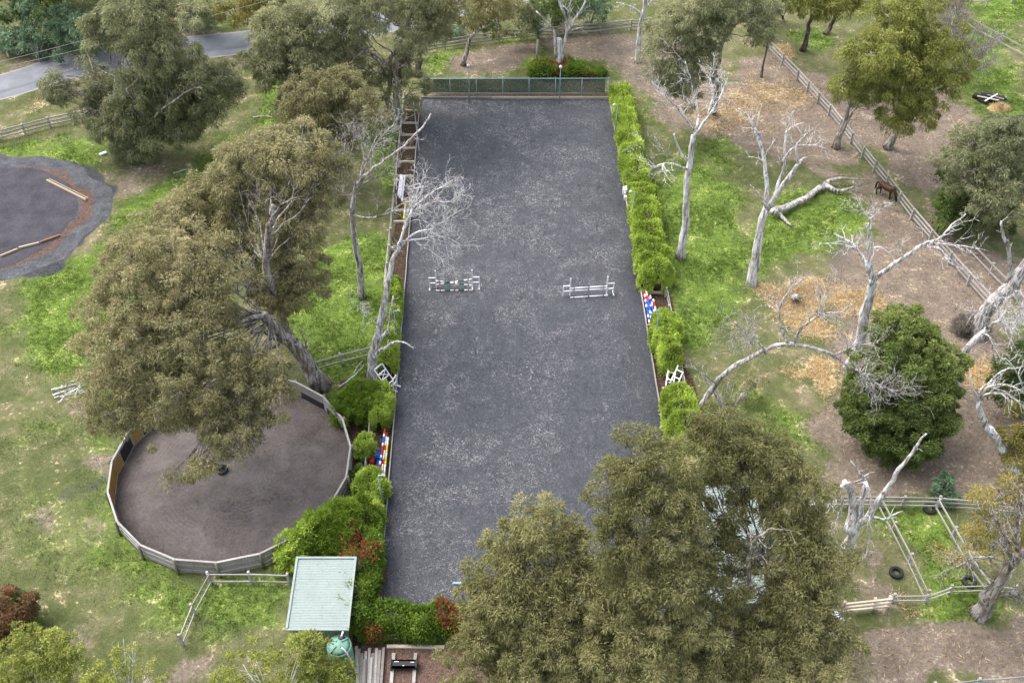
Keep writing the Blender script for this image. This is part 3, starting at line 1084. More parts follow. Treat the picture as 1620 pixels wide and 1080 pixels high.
def rough_mat():
    t = NT('rough_dark_sand')
    P = t.pos()
    f = t.noise(P, 3.5, 6, .75, 1.4)
    m = t.noise(P, .8, 4, .6)
    c = t.ramp(t.math('ADD', t.math('MULTIPLY', f, .6), t.math('MULTIPLY', m, .4)), [(.36, (.040, .041, .047)), (.48, (.095, .097, .106)), (.62, (.16, .162, .172)), (.78, (.25, .24, .235))])
    rust = t.rng(t.math('ADD', t.math('ADD', t.math('MULTIPLY', m, .6), t.math('MULTIPLY', f, .4)), t.attr('rust')), .82, 1.16)
    c = t.mix(t.math('MULTIPLY', rust, .8), c, t.ramp(f, [(.35, (.075, .042, .03)), (.65, (.21, .13, .09))]))
    t.principled(c, .95, normal=t.bump(f, 1.0, .15), spec=.1)
    return t.m


YC = (G(20, 345)[:2] + G(-60, 345)[:2]) / 2
YR = G(116, 345)[0] - YC[0]
disc_o, _, _, _ = disc('yard_surround', YC, YR + 2.5, .006, rough_mat(), 30, 120, fn=lambda a: 1 + .05 * np.sin(3 * a + 1) + .035 * np.sin(7 * a) + .02 * np.sin(13 * a + 2),
                       attrs=lambda R_, A_, X, Y: {'rust': .78 * np.exp(-((R_ * (YR + 2.5) - YR - .35) / .8) ** 2) * np.clip(.80 + .35 * np.cos(A_ + .3), .5, 1)})
setp(disc_o, 'churned dark sand around the sand yard', 'ground', kind='structure')
o, _, _, _ = disc('sand_yard', YC, YR, .012, yard_mat(), 30, 90, fn=lambda a: 1 + .012 * np.sin(5 * a) + .01 * np.sin(11 * a))
setp(o, 'dark circular sand yard', 'yard', kind='structure')


def road_mat():
    t = NT('road_asphalt')
    P = t.pos()
    f = t.noise(P, 12, 4, .7)
    m = t.noise(P, .5, 5, .6, .5)
    lane = t.attr('lane')
    c = t.ramp(t.math('ADD', t.math('MULTIPLY', f, .35), t.math('MULTIPLY', m, .65)), [(.35, (.155, .162, .180)), (.6, (.225, .232, .252)), (.8, (.29, .295, .31))])
    c = t.mix(t.math('MULTIPLY', lane, .5), c, (.08, .084, .094))
    c = t.mix(t.rng(t.math('ADD', t.attr('verge'), t.math('MULTIPLY', t.math('SUBTRACT', t.noise(P, 1.6, 5, .7), .5), .9)), .5, .72), c, (.34, .31, .29))
    t.principled(c, .9, normal=t.bump(f, .4, .02), spec=.2)
    return t.m


ROAD = [(-500, 238), (-200, 178), (0, 138), (100, 108), (230, 84), (380, 68), (500, 54), (620, 32), (730, 8), (900, -30), (1150, -75)]
rc = curve([G(*p) for p in ROAD])
tt = norm(np.gradient(rc, axis=0))
nn = np.stack([-tt[:, 1], tt[:, 0], np.zeros(len(rc))], -1)
ww = np.linspace(-1, 1, 21)
half = 2.65
RX = rc[:, None, 0] + nn[:, None, 0] * ww[None] * half
RY = rc[:, None, 1] + nn[:, None, 1] * ww[None] * half
lane = np.exp(-((ww + .38) / .10) ** 2) * .9 + np.exp(-((ww + .82) / .1) ** 2) * .35
o = grid_mesh('road', RX, RY, np.full(RX.shape, .008), road_mat(), {'lane': np.broadcast_to(lane, RX.shape).copy(), 'verge': np.broadcast_to(np.clip((np.abs(ww) - .82) / .2, 0, 1), RX.shape).copy()})
setp(o, 'grey country road', 'road', kind='structure')


# ------------------------------------------------------------------ grass blades and litter that nobody could count
def sample_mask(mask, n, lo):
    """random ground points where the mask is strong"""
    ok = (GX > -64) & (GX < 64) & (GY > 27) & (GY < 122)
    w = np.where(ok, np.maximum(mask - lo, 0), 0).ravel()
    i = RNG.choice(len(w), n, p=w / w.sum())
    return np.stack([GX.ravel()[i] + RNG.uniform(-.15, .15, n), GY.ravel()[i] + RNG.uniform(-.15, .15, n), np.zeros(n)], -1)


bare = np.maximum.reduce([masks['dirt'], masks['straw'], masks['mulch'], masks['chip'], masks['dark']])
hard = np.zeros(GX.shape, bool)
hard |= (GX > np.interp(GY, [34.6, 94.7], [-8.5, -9.6])) & (GX < np.interp(GY, [34.6, 94.7], [11.5, 10.2])) & (GY > 34.4) & (GY < 94.9)
hard |= (GX - PEN_C[0]) ** 2 + (GY - PEN_C[1]) ** 2 < (PEN_R + .2) ** 2
hard |= (GX - YC[0]) ** 2 + (GY - YC[1]) ** 2 < (YR + 2.2) ** 2
rd = np.full(GX.shape, 1e9)
for q in curve(rc[::2]):
    rd = np.minimum(rd, (GX - q[0]) ** 2 + (GY - q[1]) ** 2)
hard |= rd < 2.9 ** 2
soft_ = np.where(hard, 0, 1)
pl = np.clip(.35 + .6 * masks['lush'] + .5 * nB, 0, 1) * (1 - .92 * bare) * soft_
NG = 190000
gp = sample_mask(pl, NG, .12)
lu = np.clip(np.array(masks['lush'])[np.clip(np.searchsorted(xs, gp[:, 0]), 0, len(xs) - 1), np.clip(np.searchsorted(ys, gp[:, 1]), 0, len(ys) - 1)], 0, 1)
D = norm(unit(NG) * .9 + np.array([0, 0, .55]))
D[:, 2] = np.abs(D[:, 2]) + .08
L = (.07 + .11 * RNG.random(NG)) * (.7 + .6 * lu)
tv = leaf_tris(gp, D, L, .035 + .04 * RNG.random(NG))
o = tri_object('grass', tv, .12 + .5 * lu + .35 * (RNG.random(NG) - .3) + .12 * sn(gp[:, :2], 4, .4, 3), M['grass'])
setp(o, 'loose grass tufts over the paddocks', 'grass', kind='stuff')
NT_ = 5200
tc_ = sample_mask(np.clip(masks['lush'], 0, 1) * (1 - .95 * bare) * soft_ * np.clip(.5 + nB, 0, 1), NT_, .2)
kb = 9
tb = np.repeat(tc_, kb, axis=0) + RNG.normal(0, .09, (NT_ * kb, 3)) * np.array([1, 1, 0])
D = norm(unit(NT_ * kb) * .8 + np.array([0, 0, .8]))
D[:, 2] = np.abs(D[:, 2]) + .1
o = tri_object('grass_tussocks', leaf_tris(tb, D, .13 + .15 * RNG.random(NT_ * kb), np.full(NT_ * kb, .04)), np.repeat(.35 + .5 * RNG.random(NT_), kb) + .12 * RNG.random(NT_ * kb), M['tussock'])
setp(o, 'longer green tussocks in the lush grass', 'grass', kind='stuff')
pa, pr = RNG.random(1500) * 6.283, PEN_R * (1 - .75 * RNG.random(1500) ** 1.7) - .15
pp = np.stack([PEN_C[0] + pr * np.cos(pa), PEN_C[1] + pr * np.sin(pa), np.full(1500, .03)], -1)
pp = pp[sn(pp[:, :2], 33, .5, 2) + .5 * np.cos(pa - .3) > .05]
D = norm(unit(len(pp)) * np.array([1, 1, .2]) + np.array([0, 0, .08]))
o = tri_object('fallen_leaves', leaf_tris(pp, D, .09 + .12 * RNG.random(len(pp)), np.full(len(pp), .06)), RNG.random(len(pp)), M['leaf_litter'])
setp(o, 'dry leaves scattered over the round pen floor', 'leaf litter', kind='stuff')
sp_ = sample_mask(masks['straw'] * soft_ + .06 * masks['dirt'] * soft_, 26000, .05)
D = norm(unit(len(sp_)) + np.array([0, 0, .15]))
D[:, 2] = np.abs(D[:, 2])
o = tri_object('straw', leaf_tris(sp_ + np.array([0, 0, .02]), D, .18 + .25 * RNG.random(len(sp_)), np.full(len(sp_), .045)), RNG.random(len(sp_)), M['straw_blades'])
setp(o, 'loose straw scattered over the bare paddock', 'straw', kind='stuff')
lt = sample_mask((masks['mulch'] + masks['chip'] + .25 * masks['dirt'] + .05) * soft_, 14000, .02)
D = norm(unit(len(lt)) * np.array([1, 1, .25]) + np.array([0, 0, .08]))
o = tri_object('leaf_litter', leaf_tris(lt + np.array([0, 0, .025]), D, .10 + .14 * RNG.random(len(lt)), np.full(len(lt), .07)), RNG.random(len(lt)), M['leaf_litter'])
setp(o, 'fallen bark and leaf litter', 'leaf litter', kind='stuff')


# ------------------------------------------------------------------ hedges and shrubs around the arena
def Yg(py, z=0.0):
    return float(G(810, py, z)[1])


def side_path(edge, y0, y1, off, n=8, sgn=1):
    return [(edge(y) + sgn * off, y) for y in np.linspace(y0, y1, n)]


HR = 'clipped hedges along the right edge of the arena'
HL = 'clipped hedges along the left edge of the arena'
hedge('long narrow green hedge from the net screen to the first gap on the right', side_path(edge_right, Yg(136, 1.5), Yg(300), 1.15), [1.9, 2.0, 1.9, 2.1, 2.1, 2.2, 2.3, 2.2], [1.5, 1.8, 1.6, 1.9, 1.8, 2.0, 2.1, 2.0], 'hedge', group=HR, seed=3, leaf=(.19, .09), dens=520)
hedge('thick bright green hedge between the white wing stack and the red and blue poles', side_path(edge_right, Yg(291, 2.0), Yg(458), 1.3), [2.1, 2.4, 2.3, 2.5, 2.4, 2.6, 2.5, 2.5], [2.0, 2.3, 2.1, 2.4, 2.2, 2.4, 2.3, 2.3], 'hedge', group=HR, seed=4, leaf=(.18, .09), dens=600)
hedge('rounded bright green hedge just below the red and blue poles', side_path(edge_right, Yg(492, 2.0), Yg(590), 1.25), [2.1, 2.3, 2.4, 2.2, 2.1, 1.9, 1.8, 1.6], [2.1, 2.3, 2.4, 2.3, 2.2, 2.1, 2.0, 1.8], 'hedge', group=HR, seed=5, dens=650)
hedge('bright green hedge disappearing under the big gum at the lower right', side_path(edge_right, Yg(608, 2.0), Yg(775), 1.25), [2.0, 2.3, 2.4, 2.4, 2.3, 2.4, 2.3, 2.2], [2.1, 2.3, 2.2, 2.4, 2.2, 2.3, 2.2, 2.1], 'hedge', group=HR, seed=6, dens=650)
hedge('narrow yellow green hedge beside the pale leaning dead tree', side_path(edge_left, Yg(436, 1.9), Yg(588), .85, sgn=-1), [1.2, 1.4, 1.4, 1.3, 1.4, 1.5, 1.5, 1.5], [1.7, 1.9, 1.9, 1.8, 1.9, 2.0, 1.9, 1.8], 'hedge', group=HL, seed=7, dens=620)
hedge('short bright green hedge below the white planks on the left', side_path(edge_left, Yg(610, 1.9), Yg(676), 1.0, sgn=-1), 1.7, [1.8, 2.0, 2.0, 2.1, 2.0, 2.0, 1.9, 1.9], 'hedge', group=HL, seed=8, dens=680)
hedge('light green hedge around the lamp post beside the striped poles', side_path(edge_left, Yg(742, 1.9), Yg(815), 1.15, sgn=-1), [1.7, 1.9, 2.0, 2.1, 2.1, 2.0, 2.0, 2.0], [1.9, 2.1, 2.2, 2.1, 2.1, 2.0, 2.0, 2.0], 'hedge', group=HL, seed=9, dens=700, shag=1.4)
hedge('red tipped hedge between the mint shed and the arena', side_path(edge_left, Yg(796, 2.1), Yg(1000), 1.3, sgn=-1), [2.2, 2.2, 2.3, 2.4, 2.4, 2.5, 2.4, 2.3], [2.3, 2.4, 2.2, 2.2, 2.2, 2.3, 2.2, 2.1], 'photinia', group='red tipped hedges', seed=12, leaf=(.19, .085), dens=560, redcl=.52, shag=1.6)
hedge('red tipped hedge along the bottom end of the arena', [(x, 33.45 + .12 * math.sin(x)) for x in np.linspace(-8.6, 5.5, 9)], [1.8, 1.9, 2.0, 1.9, 1.8, 1.9, 2.0, 1.9, 1.8], [1.9, 2.0, 1.9, 2.0, 1.9, 2.0, 2.0, 1.9, 1.9], 'photinia', group='red tipped hedges', seed=13, leaf=(.19, .085), dens=560, redcl=.8, shag=1.6)
yb = Yg(118)
hedge('red tipped hedge behind the net screen at the far end', [(x, yb + .2 * math.sin(x * 1.3)) for x in np.linspace(G(845, 118)[0], G(950, 118)[0], 7)], [1.8, 2.2, 2.0, 2.1, 1.8, 1.6, 1.5], [1.2, 1.6, 1.0, 1.3, 1.1, .8, .6], 'photinia', group='red tipped hedges', seed=14, leaf=(.22, .10), dens=420, redcl=.28, shag=2.2, tone=.16)

bush('feathery_shrub', 'large dark green feathery shrub between the round pen and the arena', 'shrub', (568, 668), [(566, 628, 27), (548, 640, 24), (590, 630, 22), (560, 655, 26), (584, 655, 20)], 'feather', (.7, 1.6), leaf=(.26, .05), seed=21, k=140, tuft=.36)
bush('round_shrub', 'small round light green shrub beside the inner rail left of the striped poles', 'shrub', (576, 728), [(576, 700, 17), (578, 712, 17), (571, 712, 14)], 'hedge', (.6, 1.5), seed=22, tuft=.26, leaf=(.14, .07))
bush('round_shrub', 'low dark olive shrub beneath the small round light green one', 'shrub', (570, 760), [(568, 750, 14), (580, 752, 11)], 'deep', (.4, .7), seed=23, tuft=.24, leaf=(.13, .07), tone=.2)
bush('feathery_shrub', 'wide green feathery shrub behind the mint shed', 'shrub', (520, 880), [(525, 830, 34), (500, 850, 30), (545, 845, 28), (530, 868, 28), (505, 872, 26), (550, 815, 20)], 'feather', (.8, 2.2), leaf=(.32, .05), seed=24, k=150, tuft=.4, tone=.15)
bush('leafy_shrub', 'bright leafy shrub at the pen fence beside the mint shed corner', 'shrub', (462, 905), [(466, 862, 24), (455, 880, 22), (475, 882, 22), (492, 836, 18)], 'hedge', (.8, 2.2), leaf=(.19, .10), seed=25, k=110, tuft=.36, gate=-.6)

# ------------------------------------------------------------------ living trees
GT = 'gum trees with leafy crowns'
tree('gum_tree', 'huge bushy olive gum standing beside the road at the upper left', 'tree', (222, 240),
     [(232, 22, 46), (190, 45, 42), (275, 55, 44), (300, 30, 30), (165, 85, 36), (225, 85, 52), (290, 100, 46), (330, 110, 34), (355, 130, 26), (140, 118, 34), (110, 140, 26), (92, 150, 15), (185, 130, 48), (245, 135, 50), (305, 150, 40),
      (345, 165, 24), (165, 165, 36), (215, 175, 44), (268, 180, 40), (150, 185, 24), (190, 205, 36), (230, 212, 32), (300, 192, 24), (280, 215, 22), (212, 230, 26)], 'grey_olive', (1.6, 14.5), r0=.55, seed=31, leaf=(.30, .075), tuft=.72, k=200, droop=.8, dens=1.45, grow=1.2, group=GT,
     limbs=[([(222, 235), (225, 190, -2), (215, 160, -3.5), (200, 140, -4)], .16), ([(222, 230), (250, 180, -3), (290, 150, -4), (320, 140, -4.5)], .14)])
tree('gum_tree', 'tall pale trunked gum with thin crown at the upper left corner of the arena', 'tree', (612, 176),
     [(560, 20, 44), (600, 0, 46), (645, 15, 46), (575, 60, 40), (620, 50, 36, .7), (665, 45, 40), (540, 55, 34), (555, 95, 34), (595, 90, 26, .6), (650, 85, 28), (690, 20, 26), (535, 95, 26), (620, -30, 50), (570, -25, 44), (670, -20, 40)], 'grey_olive', (6.5, 17), dens=.95, grow=1.08, r0=.3, seed=32, leaf=(.30, .075), tuft=.66, k=150, droop=.8, group=GT, tone=.12, gate=-.32,
     trunk=[(612, 176), (612, 140, -.6), (608, 112, -1.4), (617, 90, -2.4), (628, 70, -3.2), (632, 40, -3.4)], limbs=[([(609, 118, -1), (597, 95, -2.8), (580, 80, -4.0), (560, 90, -4.6)], .13), ([(617, 90, -1.4), (640, 60, -3.2), (655, 50, -4)], .10), ([(612, 120, -1), (632, 95, -2.8), (650, 80, -3.6)], .09)], twigs=14)
tree('gum_tree', 'dark dense gum with thick grey trunk behind the pale trunked one', 'tree', (634, 192),
     [(640, 105, 30), (655, 130, 22), (632, 140, 24), (648, 165, 14), (655, 75, 26), (625, 110, 22), (598, 135, 20), (590, 115, 24)], 'grey_olive', (1.8, 7), bark='bark', r0=.42, seed=33, leaf=(.36, .09), tuft=.6, k=100, group=GT, tone=.12,
     trunk=[(634, 192), (632, 165, -.5), (630, 135, -.5), (628, 100, 0)])
tree('gum_tree', 'gum with leaning dark trunk beside the far fence at the top', 'tree', (662, 120), [(690, 15, 34), (655, 10, 32), (700, 45, 20), (670, 50, 18), (640, 30, 26), (720, 0, 26)], 'olive', (8, 14), bark='bark_dark', r0=.36, seed=34, leaf=(.36, .1), tuft=.62, k=90, group=GT, trunk=[(662, 120), (665, 95), (670, 70), (678, 40)])
tree('gum_tree', 'feathery olive gum between the bushy roadside gum and the pale trunked gum', 'tree', (470, 175),
     [(455, 25, 30), (430, 45, 28), (480, 60, 34), (435, 70, 20), (460, 100, 36), (425, 120, 28), (495, 95, 32), (445, 140, 32), (490, 130, 34), (520, 75, 28), (420, 60, 24), (515, 115, 30), (440, 165, 26), (470, 165, 28), (410, 95, 22), (500, 35, 30)], 'grey_olive', (4, 12), r0=.34, seed=35, leaf=(.30, .075), tuft=.64, k=150, droop=.75, gate=-.6, dens=1.2, grow=1.18, group=GT,
     limbs=[([(465, 160), (450, 148, -2), (432, 150, -3)], .07), ([(465, 150), (480, 120, -2.5), (505, 165, -3.5)], .07)], twigs=10)
tree('gum_tree', 'rusty brown gum right of the feathery olive gum', 'tree', (525, 270),
     [(500, 145, 34), (540, 140, 34), (475, 165, 28), (515, 180, 38), (555, 165, 30), (490, 205, 36), (535, 210, 36), (575, 185, 24), (460, 195, 22), (510, 235, 30), (550, 235, 26)], 'brown', (3.5, 10.5), dens=1.2, grow=1.15, r0=.33, seed=36, leaf=(.28, .075), tuft=.6, k=150, droop=.75, group=GT)
tree('gum_tree', 'tall gum with forked pale limbs above the leaning one by the round pen', 'tree', (455, 535),
     [(430, 235, 44), (480, 240, 40), (385, 255, 36), (520, 270, 30), (400, 295, 44), (455, 290, 48, .75), (505, 305, 34), (350, 310, 40), (300, 330, 50), (275, 365, 46), (320, 370, 44), (250, 395, 36), (370, 290, 34), (420, 345, 34, .6), (470, 350, 44), (370, 355, 34, .6), (340, 380, 38), (395, 400, 30, .6), (465, 405, 46), (440, 450, 40), (480, 450, 30), (420, 490, 26)], 'brown', (6, 17), r0=.42, seed=37, leaf=(.25, .066), tuft=.60, k=160, droop=.7, group=GT, gate=-.7, dens=1.3, grow=1.16, twigs=10,
     trunk=[(455, 535), (440, 500, -1), (428, 460, -3.2), (424, 430, -4.2), (425, 395, -4.8), (428, 355, -5), (432, 325, -4.6)],
     limbs=[([(430, 468, -2.6), (395, 455, -4.2), (375, 440, -5), (352, 430, -5.4)], .16), ([(428, 460, -3), (402, 430, -5), (392, 405, -5.6), (380, 390, -5.6)], .12), ([(428, 345, -4.8), (445, 325, -5.6), (470, 312, -5.8)], .08), ([(428, 350, -4.8), (415, 320, -5.6), (405, 300, -5.8)], .07)])
tree('gum_tree', 'massive brownish gum leaning left over the round pen', 'tree', (506, 612),
     [(215, 415, 50), (270, 400, 48), (320, 425, 50), (175, 440, 36), (245, 450, 54), (365, 450, 34), (160, 480, 32), (200, 490, 52), (300, 480, 56), (260, 515, 58), (340, 510, 48), (165, 540, 40), (210, 560, 54), (290, 570, 56), (355, 565, 44), (160, 600, 34), (205, 620, 52), (265, 630, 54), (330, 625, 54), (385, 610, 44), (420, 590, 36), (430, 630, 34), (185, 660, 40), (240, 680, 46), (300, 690, 50), (360, 670, 46), (400, 660, 36), (335, 715, 38), (290, 735, 30), (320, 745, 22)], 'brown', (5.0, 15.5), r0=.66, seed=38, leaf=(.23, .062), tuft=.60, k=170, droop=.6, dens=1.1, group=GT, gate=-.62, twigs=8,
     trunk=[(506, 612), (488, 587, -.3), (468, 555, -.8), (446, 528, -1.4), (430, 508, -2.0), (417, 497, -2.6)],
     limbs=[([(420, 498, -2.6), (400, 500, -3.4), (377, 507, -4.2), (350, 513, -5)], .22), ([(443, 535, -1.6), (425, 527, -2.8), (407, 526, -3.6), (372, 538, -4.6), (345, 550, -5)], .22), ([(440, 545, -1.5), (410, 552, -3), (380, 554, -4), (340, 562, -4.5)], .16), ([(482, 575, -.5), (483, 555, -.7), (484, 537, -.9)], .17), ([(352, 548, -5.5), (338, 560, -6), (325, 582, -6.2), (312, 605, -6.2)], .05)])
tree('roadside_tree', 'leaning gum with curved bare trunk behind the net screen', 'tree', (733, 103), [(770, 10, 34), (745, 20, 26), (800, 15, 28), (785, 35, 20), (720, 30, 18)], 'olive', (7, 11), r0=.26, seed=39, leaf=(.36, .1), tuft=.6, k=85, group=GT, trunk=[(733, 103), (739, 80), (752, 60), (775, 42), (790, 28)])
tree('gum_tree', 'broad olive gum behind the white dead trees at the top right', 'tree', (1128, 178),
     [(1060, 45, 36), (1080, 20, 36), (1050, 85, 32), (1085, 75, 36), (1065, 120, 32), (1100, 115, 30), (1040, 120, 20), (1120, 40, 34), (1085, 148, 24), (1160, 15, 40), (1195, 25, 30), (1130, 5, 36), (1110, 80, 26), (1195, 50, 22)], 'grey_olive', (5, 14.5), r0=.34, seed=40, leaf=(.29, .075), tuft=.66, k=170, droop=.75, group=GT, tone=-.02,
     trunk=[(1126, 178), (1131, 135, -1.5), (1136, 100, -2.5), (1145, 68, -3.5), (1160, 40, -4)], limbs=[([(1160, 42, -4), (1182, 27, -4.6), (1215, 22, -5)], .10), ([(1146, 66, -3.5), (1155, 30, -4.4), (1160, 5, -4.4)], .10)], twigs=10)
tree('gum_tree', 'dark trunked gum at the top end of the long paddock fence', 'tree', (1270, 80), [(1285, 5, 30), (1310, 0, 30), (1265, -5, 28), (1300, 25, 14)], 'gold', (7.5, 10), bark='bark_dark', r0=.34, seed=41, leaf=(.38, .1), tuft=.64, k=90, group=GT, trunk=[(1270, 80), (1275, 50), (1282, 25), (1284, 5)])
tree('gum_tree', 'second dark trunked gum beside the first at the top right', 'tree', (1306, 54), [(1335, 5, 30), (1350, -10, 34), (1322, 12, 18)], 'gold', (7.5, 10), bark='bark_dark', r0=.3, seed=42, leaf=(.38, .1), tuft=.64, k=90, group=GT, trunk=[(1306, 54), (1314, 40), (1320, 25), (1324, 5)])
tree('gum_tree', 'golden green gum with its forked trunk standing beside the long paddock fence', 'tree', (1322, 234), [(1375, 90, 40), (1340, 110, 34), (1400, 120, 38), (1330, 145, 22), (1365, 145, 30), (1395, 158, 28), (1350, 128, 30), (1420, 165, 18)], 'gold', (6, 13), r0=.34, seed=43, leaf=(.28, .075), tuft=.68, k=180, droop=.8, group=GT, tone=-.1, trunk=[(1322, 234), (1331, 205), (1338, 175), (1345, 150)], limbs=[([(1326, 222), (1340, 195, -.3), (1352, 172, -.2)], .2)])
tree('gum_tree', 'large golden green gum at the upper right with its foot in the laneway', 'tree', (1404, 234), [(1405, 38, 48), (1450, 25, 44), (1425, 70, 50), (1475, 60, 40), (1495, 95, 38), (1450, 105, 46), (1400, 80, 36), (1480, 135, 38), (1440, 150, 40), (1415, 180, 26), (1455, 180, 30), (1505, 130, 24), (1420, 200, 16)], 'gold', (5.5, 15), r0=.4, seed=44, leaf=(.28, .075), tuft=.70, k=190, droop=.8, group=GT, trunk=[(1404, 234), (1412, 212), (1418, 190), (1425, 160)], limbs=[([(1418, 180, -1), (1408, 150, -3), (1400, 120, -3.5)], .13)])
tree('gum_tree', 'spreading olive gum at the right edge above the laneway', 'tree', (1493, 305), [(1545, 225, 34), (1585, 215, 34), (1610, 205, 30), (1520, 255, 30), (1560, 260, 42), (1605, 255, 36), (1540, 295, 38), (1590, 300, 42), (1630, 280, 40), (1560, 330, 32)], 'grey_olive', (4, 10), r0=.27, seed=45, leaf=(.28, .07), tuft=.62, k=160, droop=.7, group=GT, gate=-.45, tone=.05, trunk=[(1493, 305), (1498, 287), (1505, 272), (1520, 258)], twigs=10)
tree('gum_tree', 'low dark green gum under the spreading one at the right edge', 'tree', (1535, 372), [(1500, 320, 24), (1490, 335, 20), (1525, 325, 30), (1545, 350, 28), (1510, 345, 24), (1580, 345, 26), (1500, 262, 14), (1498, 285, 12)], 'deep', (1.6, 4.2), r0=.22, seed=46, leaf=(.3, .1), tuft=.56, k=95, group=GT)
tree('dense_tree', 'dense dark green cone shaped evergreen in the right paddock', 'tree', (1422, 722), [(1428, 520, 34), (1400, 545, 38), (1455, 545, 40), (1480, 580, 38), (1382, 585, 40), (1430, 570, 50), (1366, 625, 34), (1400, 620, 50), (1455, 615, 52), (1485, 620, 28), (1358, 655, 28), (1382, 660, 46), (1430, 660, 54), (1475, 660, 40), (1400, 695, 36), (1450, 695, 42), (1425, 705, 30)], 'evergreen', (1.5, 8.6), r0=.3, seed=47, leaf=(.17, .085), tuft=.44, k=210, droop=.25, dens=1.6, gate=-1.5, tone=.08, inner=.25, grow=1.02)
BR = 'large olive gums crowding the lower right'
tree('gum_tree', 'wide olive gum in the lower middle, its crown overlapping the arena corner', 'tree', (862, 1090),
     [(855, 835, 40), (815, 858, 36), (890, 858, 40), (780, 900, 36), (835, 900, 48), (900, 905, 46, .8), (760, 950, 30), (800, 950, 50), (870, 955, 54, .8), (930, 945, 40, .6), (760, 1005, 34), (820, 1010, 56), (890, 1015, 50, .8), (770, 1060, 52), (840, 1070, 64), (910, 1070, 60), (860, 1010, 60), (915, 985, 52), (845, 985, 50), (930, 1030, 50), (950, 910, 34)], 'olive', (4.5, 11.5), r0=.4, seed=51, leaf=(.21, .06), tuft=.52, k=165, droop=.55, group=BR, gate=-1.3, twigs=8, dens=1.35, grow=1.12)
tree('gum_tree', 'tall olive gum rising against the lower right part of the arena', 'tree', (1040, 1060),
     [(1015, 720, 38), (1045, 745, 42), (985, 765, 36), (1020, 790, 48), (960, 800, 26), (1075, 790, 40), (990, 845, 50), (1050, 850, 56), (960, 880, 30, .5), (1090, 850, 30, .7), (1010, 910, 54), (1070, 915, 50), (965, 955, 44, .8), (1030, 975, 60), (1090, 985, 50), (985, 1030, 56), (1050, 1050, 60), (960, 1075, 50)], 'olive', (5.5, 17.5), r0=.48, seed=52, leaf=(.21, .06), tuft=.54, k=165, droop=.55, group=BR, gate=-.65, tone=-.03, twigs=8, dens=1.2, grow=1.12)
tree('gum_tree', 'broad brownish gum over the mint roof at the lower right', 'tree', (1215, 1045),
     [(1145, 690, 44), (1190, 705, 38), (1115, 725, 40), (1235, 735, 42), (1165, 745, 40, .8), (1270, 775, 40), (1225, 795, 34, .7), (1085, 760, 20, .7), (1140, 800, 36, .6), (1175, 850, 28, .25), (1135, 860, 40, .75), (1200, 765, 30, .7), (1105, 805, 22, .5), (1165, 815, 30, .35), (1200, 880, 28, .2), (1195, 930, 34, .45), (1105, 890, 40), (1255, 835, 44), (1283, 838, 30), (1270, 885, 50), (1310, 890, 36), (1155, 905, 40, .7), (1260, 940, 50), (1310, 940, 30), (1120, 930, 44, .7), (1255, 985, 54), (1310, 1000, 36), (1150, 1010, 50), (1200, 1010, 44, .8), (1215, 1055, 56), (1290, 1050, 56), (1130, 1065, 52), (1335, 1005, 22)], 'olive', (5.0, 16.0), r0=.5, seed=53, leaf=(.21, .06), tuft=.54, k=165, droop=.55, group=BR, gate=-.65, tone=-.02, twigs=8, dens=1.2, grow=1.14,
     limbs=[([(1185, 930, -1), (1180, 880, -1), (1195, 850, -1.4), (1222, 835, -1.6)], .13)])
tree('gum_tree', 'sparse yellowing gum with stout furrowed trunk at the bottom right', 'tree', (1548, 972),
     [(1575, 775, 34, .5), (1610, 770, 30, .5), (1550, 805, 30, .5), (1595, 820, 40, .45), (1560, 850, 34, .45), (1620, 850, 34, .5), (1500, 885, 22, .6), (1520, 880, 20, .6), (1535, 860, 22, .5), (1600, 885, 30, .4), (1640, 800, 40, .5)], 'yellow', (5, 11), r0=.50, seed=54, leaf=(.24, .07), tuft=.46, k=80, droop=.6, gate=-.25, twigs=26, bark='bark',
     trunk=[(1548, 972), (1562, 950, -.2), (1580, 925, -.5), (1598, 900, -.8), (1615, 868, -1)], limbs=[([(1565, 945, -.3), (1600, 938, -.4), (1625, 948, -.5)], .2), ([(1598, 900, -.8), (1590, 860, -1.5), (1575, 820, -2)], .14), ([(1600, 890, -.8), (1560, 880, -1.5), (1520, 895, -2), (1490, 905, -2.4)], .09), ([(1610, 870, -1), (1605, 820, -1.6), (1610, 770, -1.8)], .14)])
tree('gum_tree', 'small yellow tipped gum at the right edge beside the curved dead tree', 'tree', (1622, 745), [(1605, 685, 18, .9), (1620, 700, 24), (1590, 700, 12), (1625, 660, 24), (1612, 720, 20)], 'yellow', (2, 4.5), r0=.16, seed=55, leaf=(.26, .08), tuft=.44, k=90, gate=-.5)
tree('gum_tree', 'dark bushy gum at the right edge behind the curved dead tree', 'tree', (1612, 660), [(1595, 585, 18), (1610, 570, 24), (1600, 610, 26), (1590, 630, 22), (1625, 600, 30), (1615, 635, 24), (1640, 570, 34)], 'deep', (1.8, 5.5), r0=.2, seed=56, leaf=(.28, .09), tuft=.5, k=95, gate=-.5, tone=.05)
tree('gum_tree', 'thin half bare grey gum at the top right beside the golden green gum', 'tree', (1478, 128), [(1500, 35, 30, .8), (1520, 60, 34, .7), (1535, 90, 34, .6), (1555, 75, 24, .6), (1510, 15, 24)], 'twiggy', (3.5, 8), bark='dead_grey', r0=.2, seed=57, leaf=(.42, .022), tuft=.6, k=60, gate=-.5, twigs=40, crown='bare_twigs',
     trunk=[(1478, 128), (1500, 122), (1522, 112), (1535, 95)], limbs=[([(1510, 118), (1525, 90), (1520, 60), (1515, 30)], .09), ([(1530, 105), (1555, 85), (1580, 62)], .08), ([(1520, 112), (1545, 108), (1575, 95)], .07), ([(1500, 122), (1505, 85), (1500, 50)], .09)])
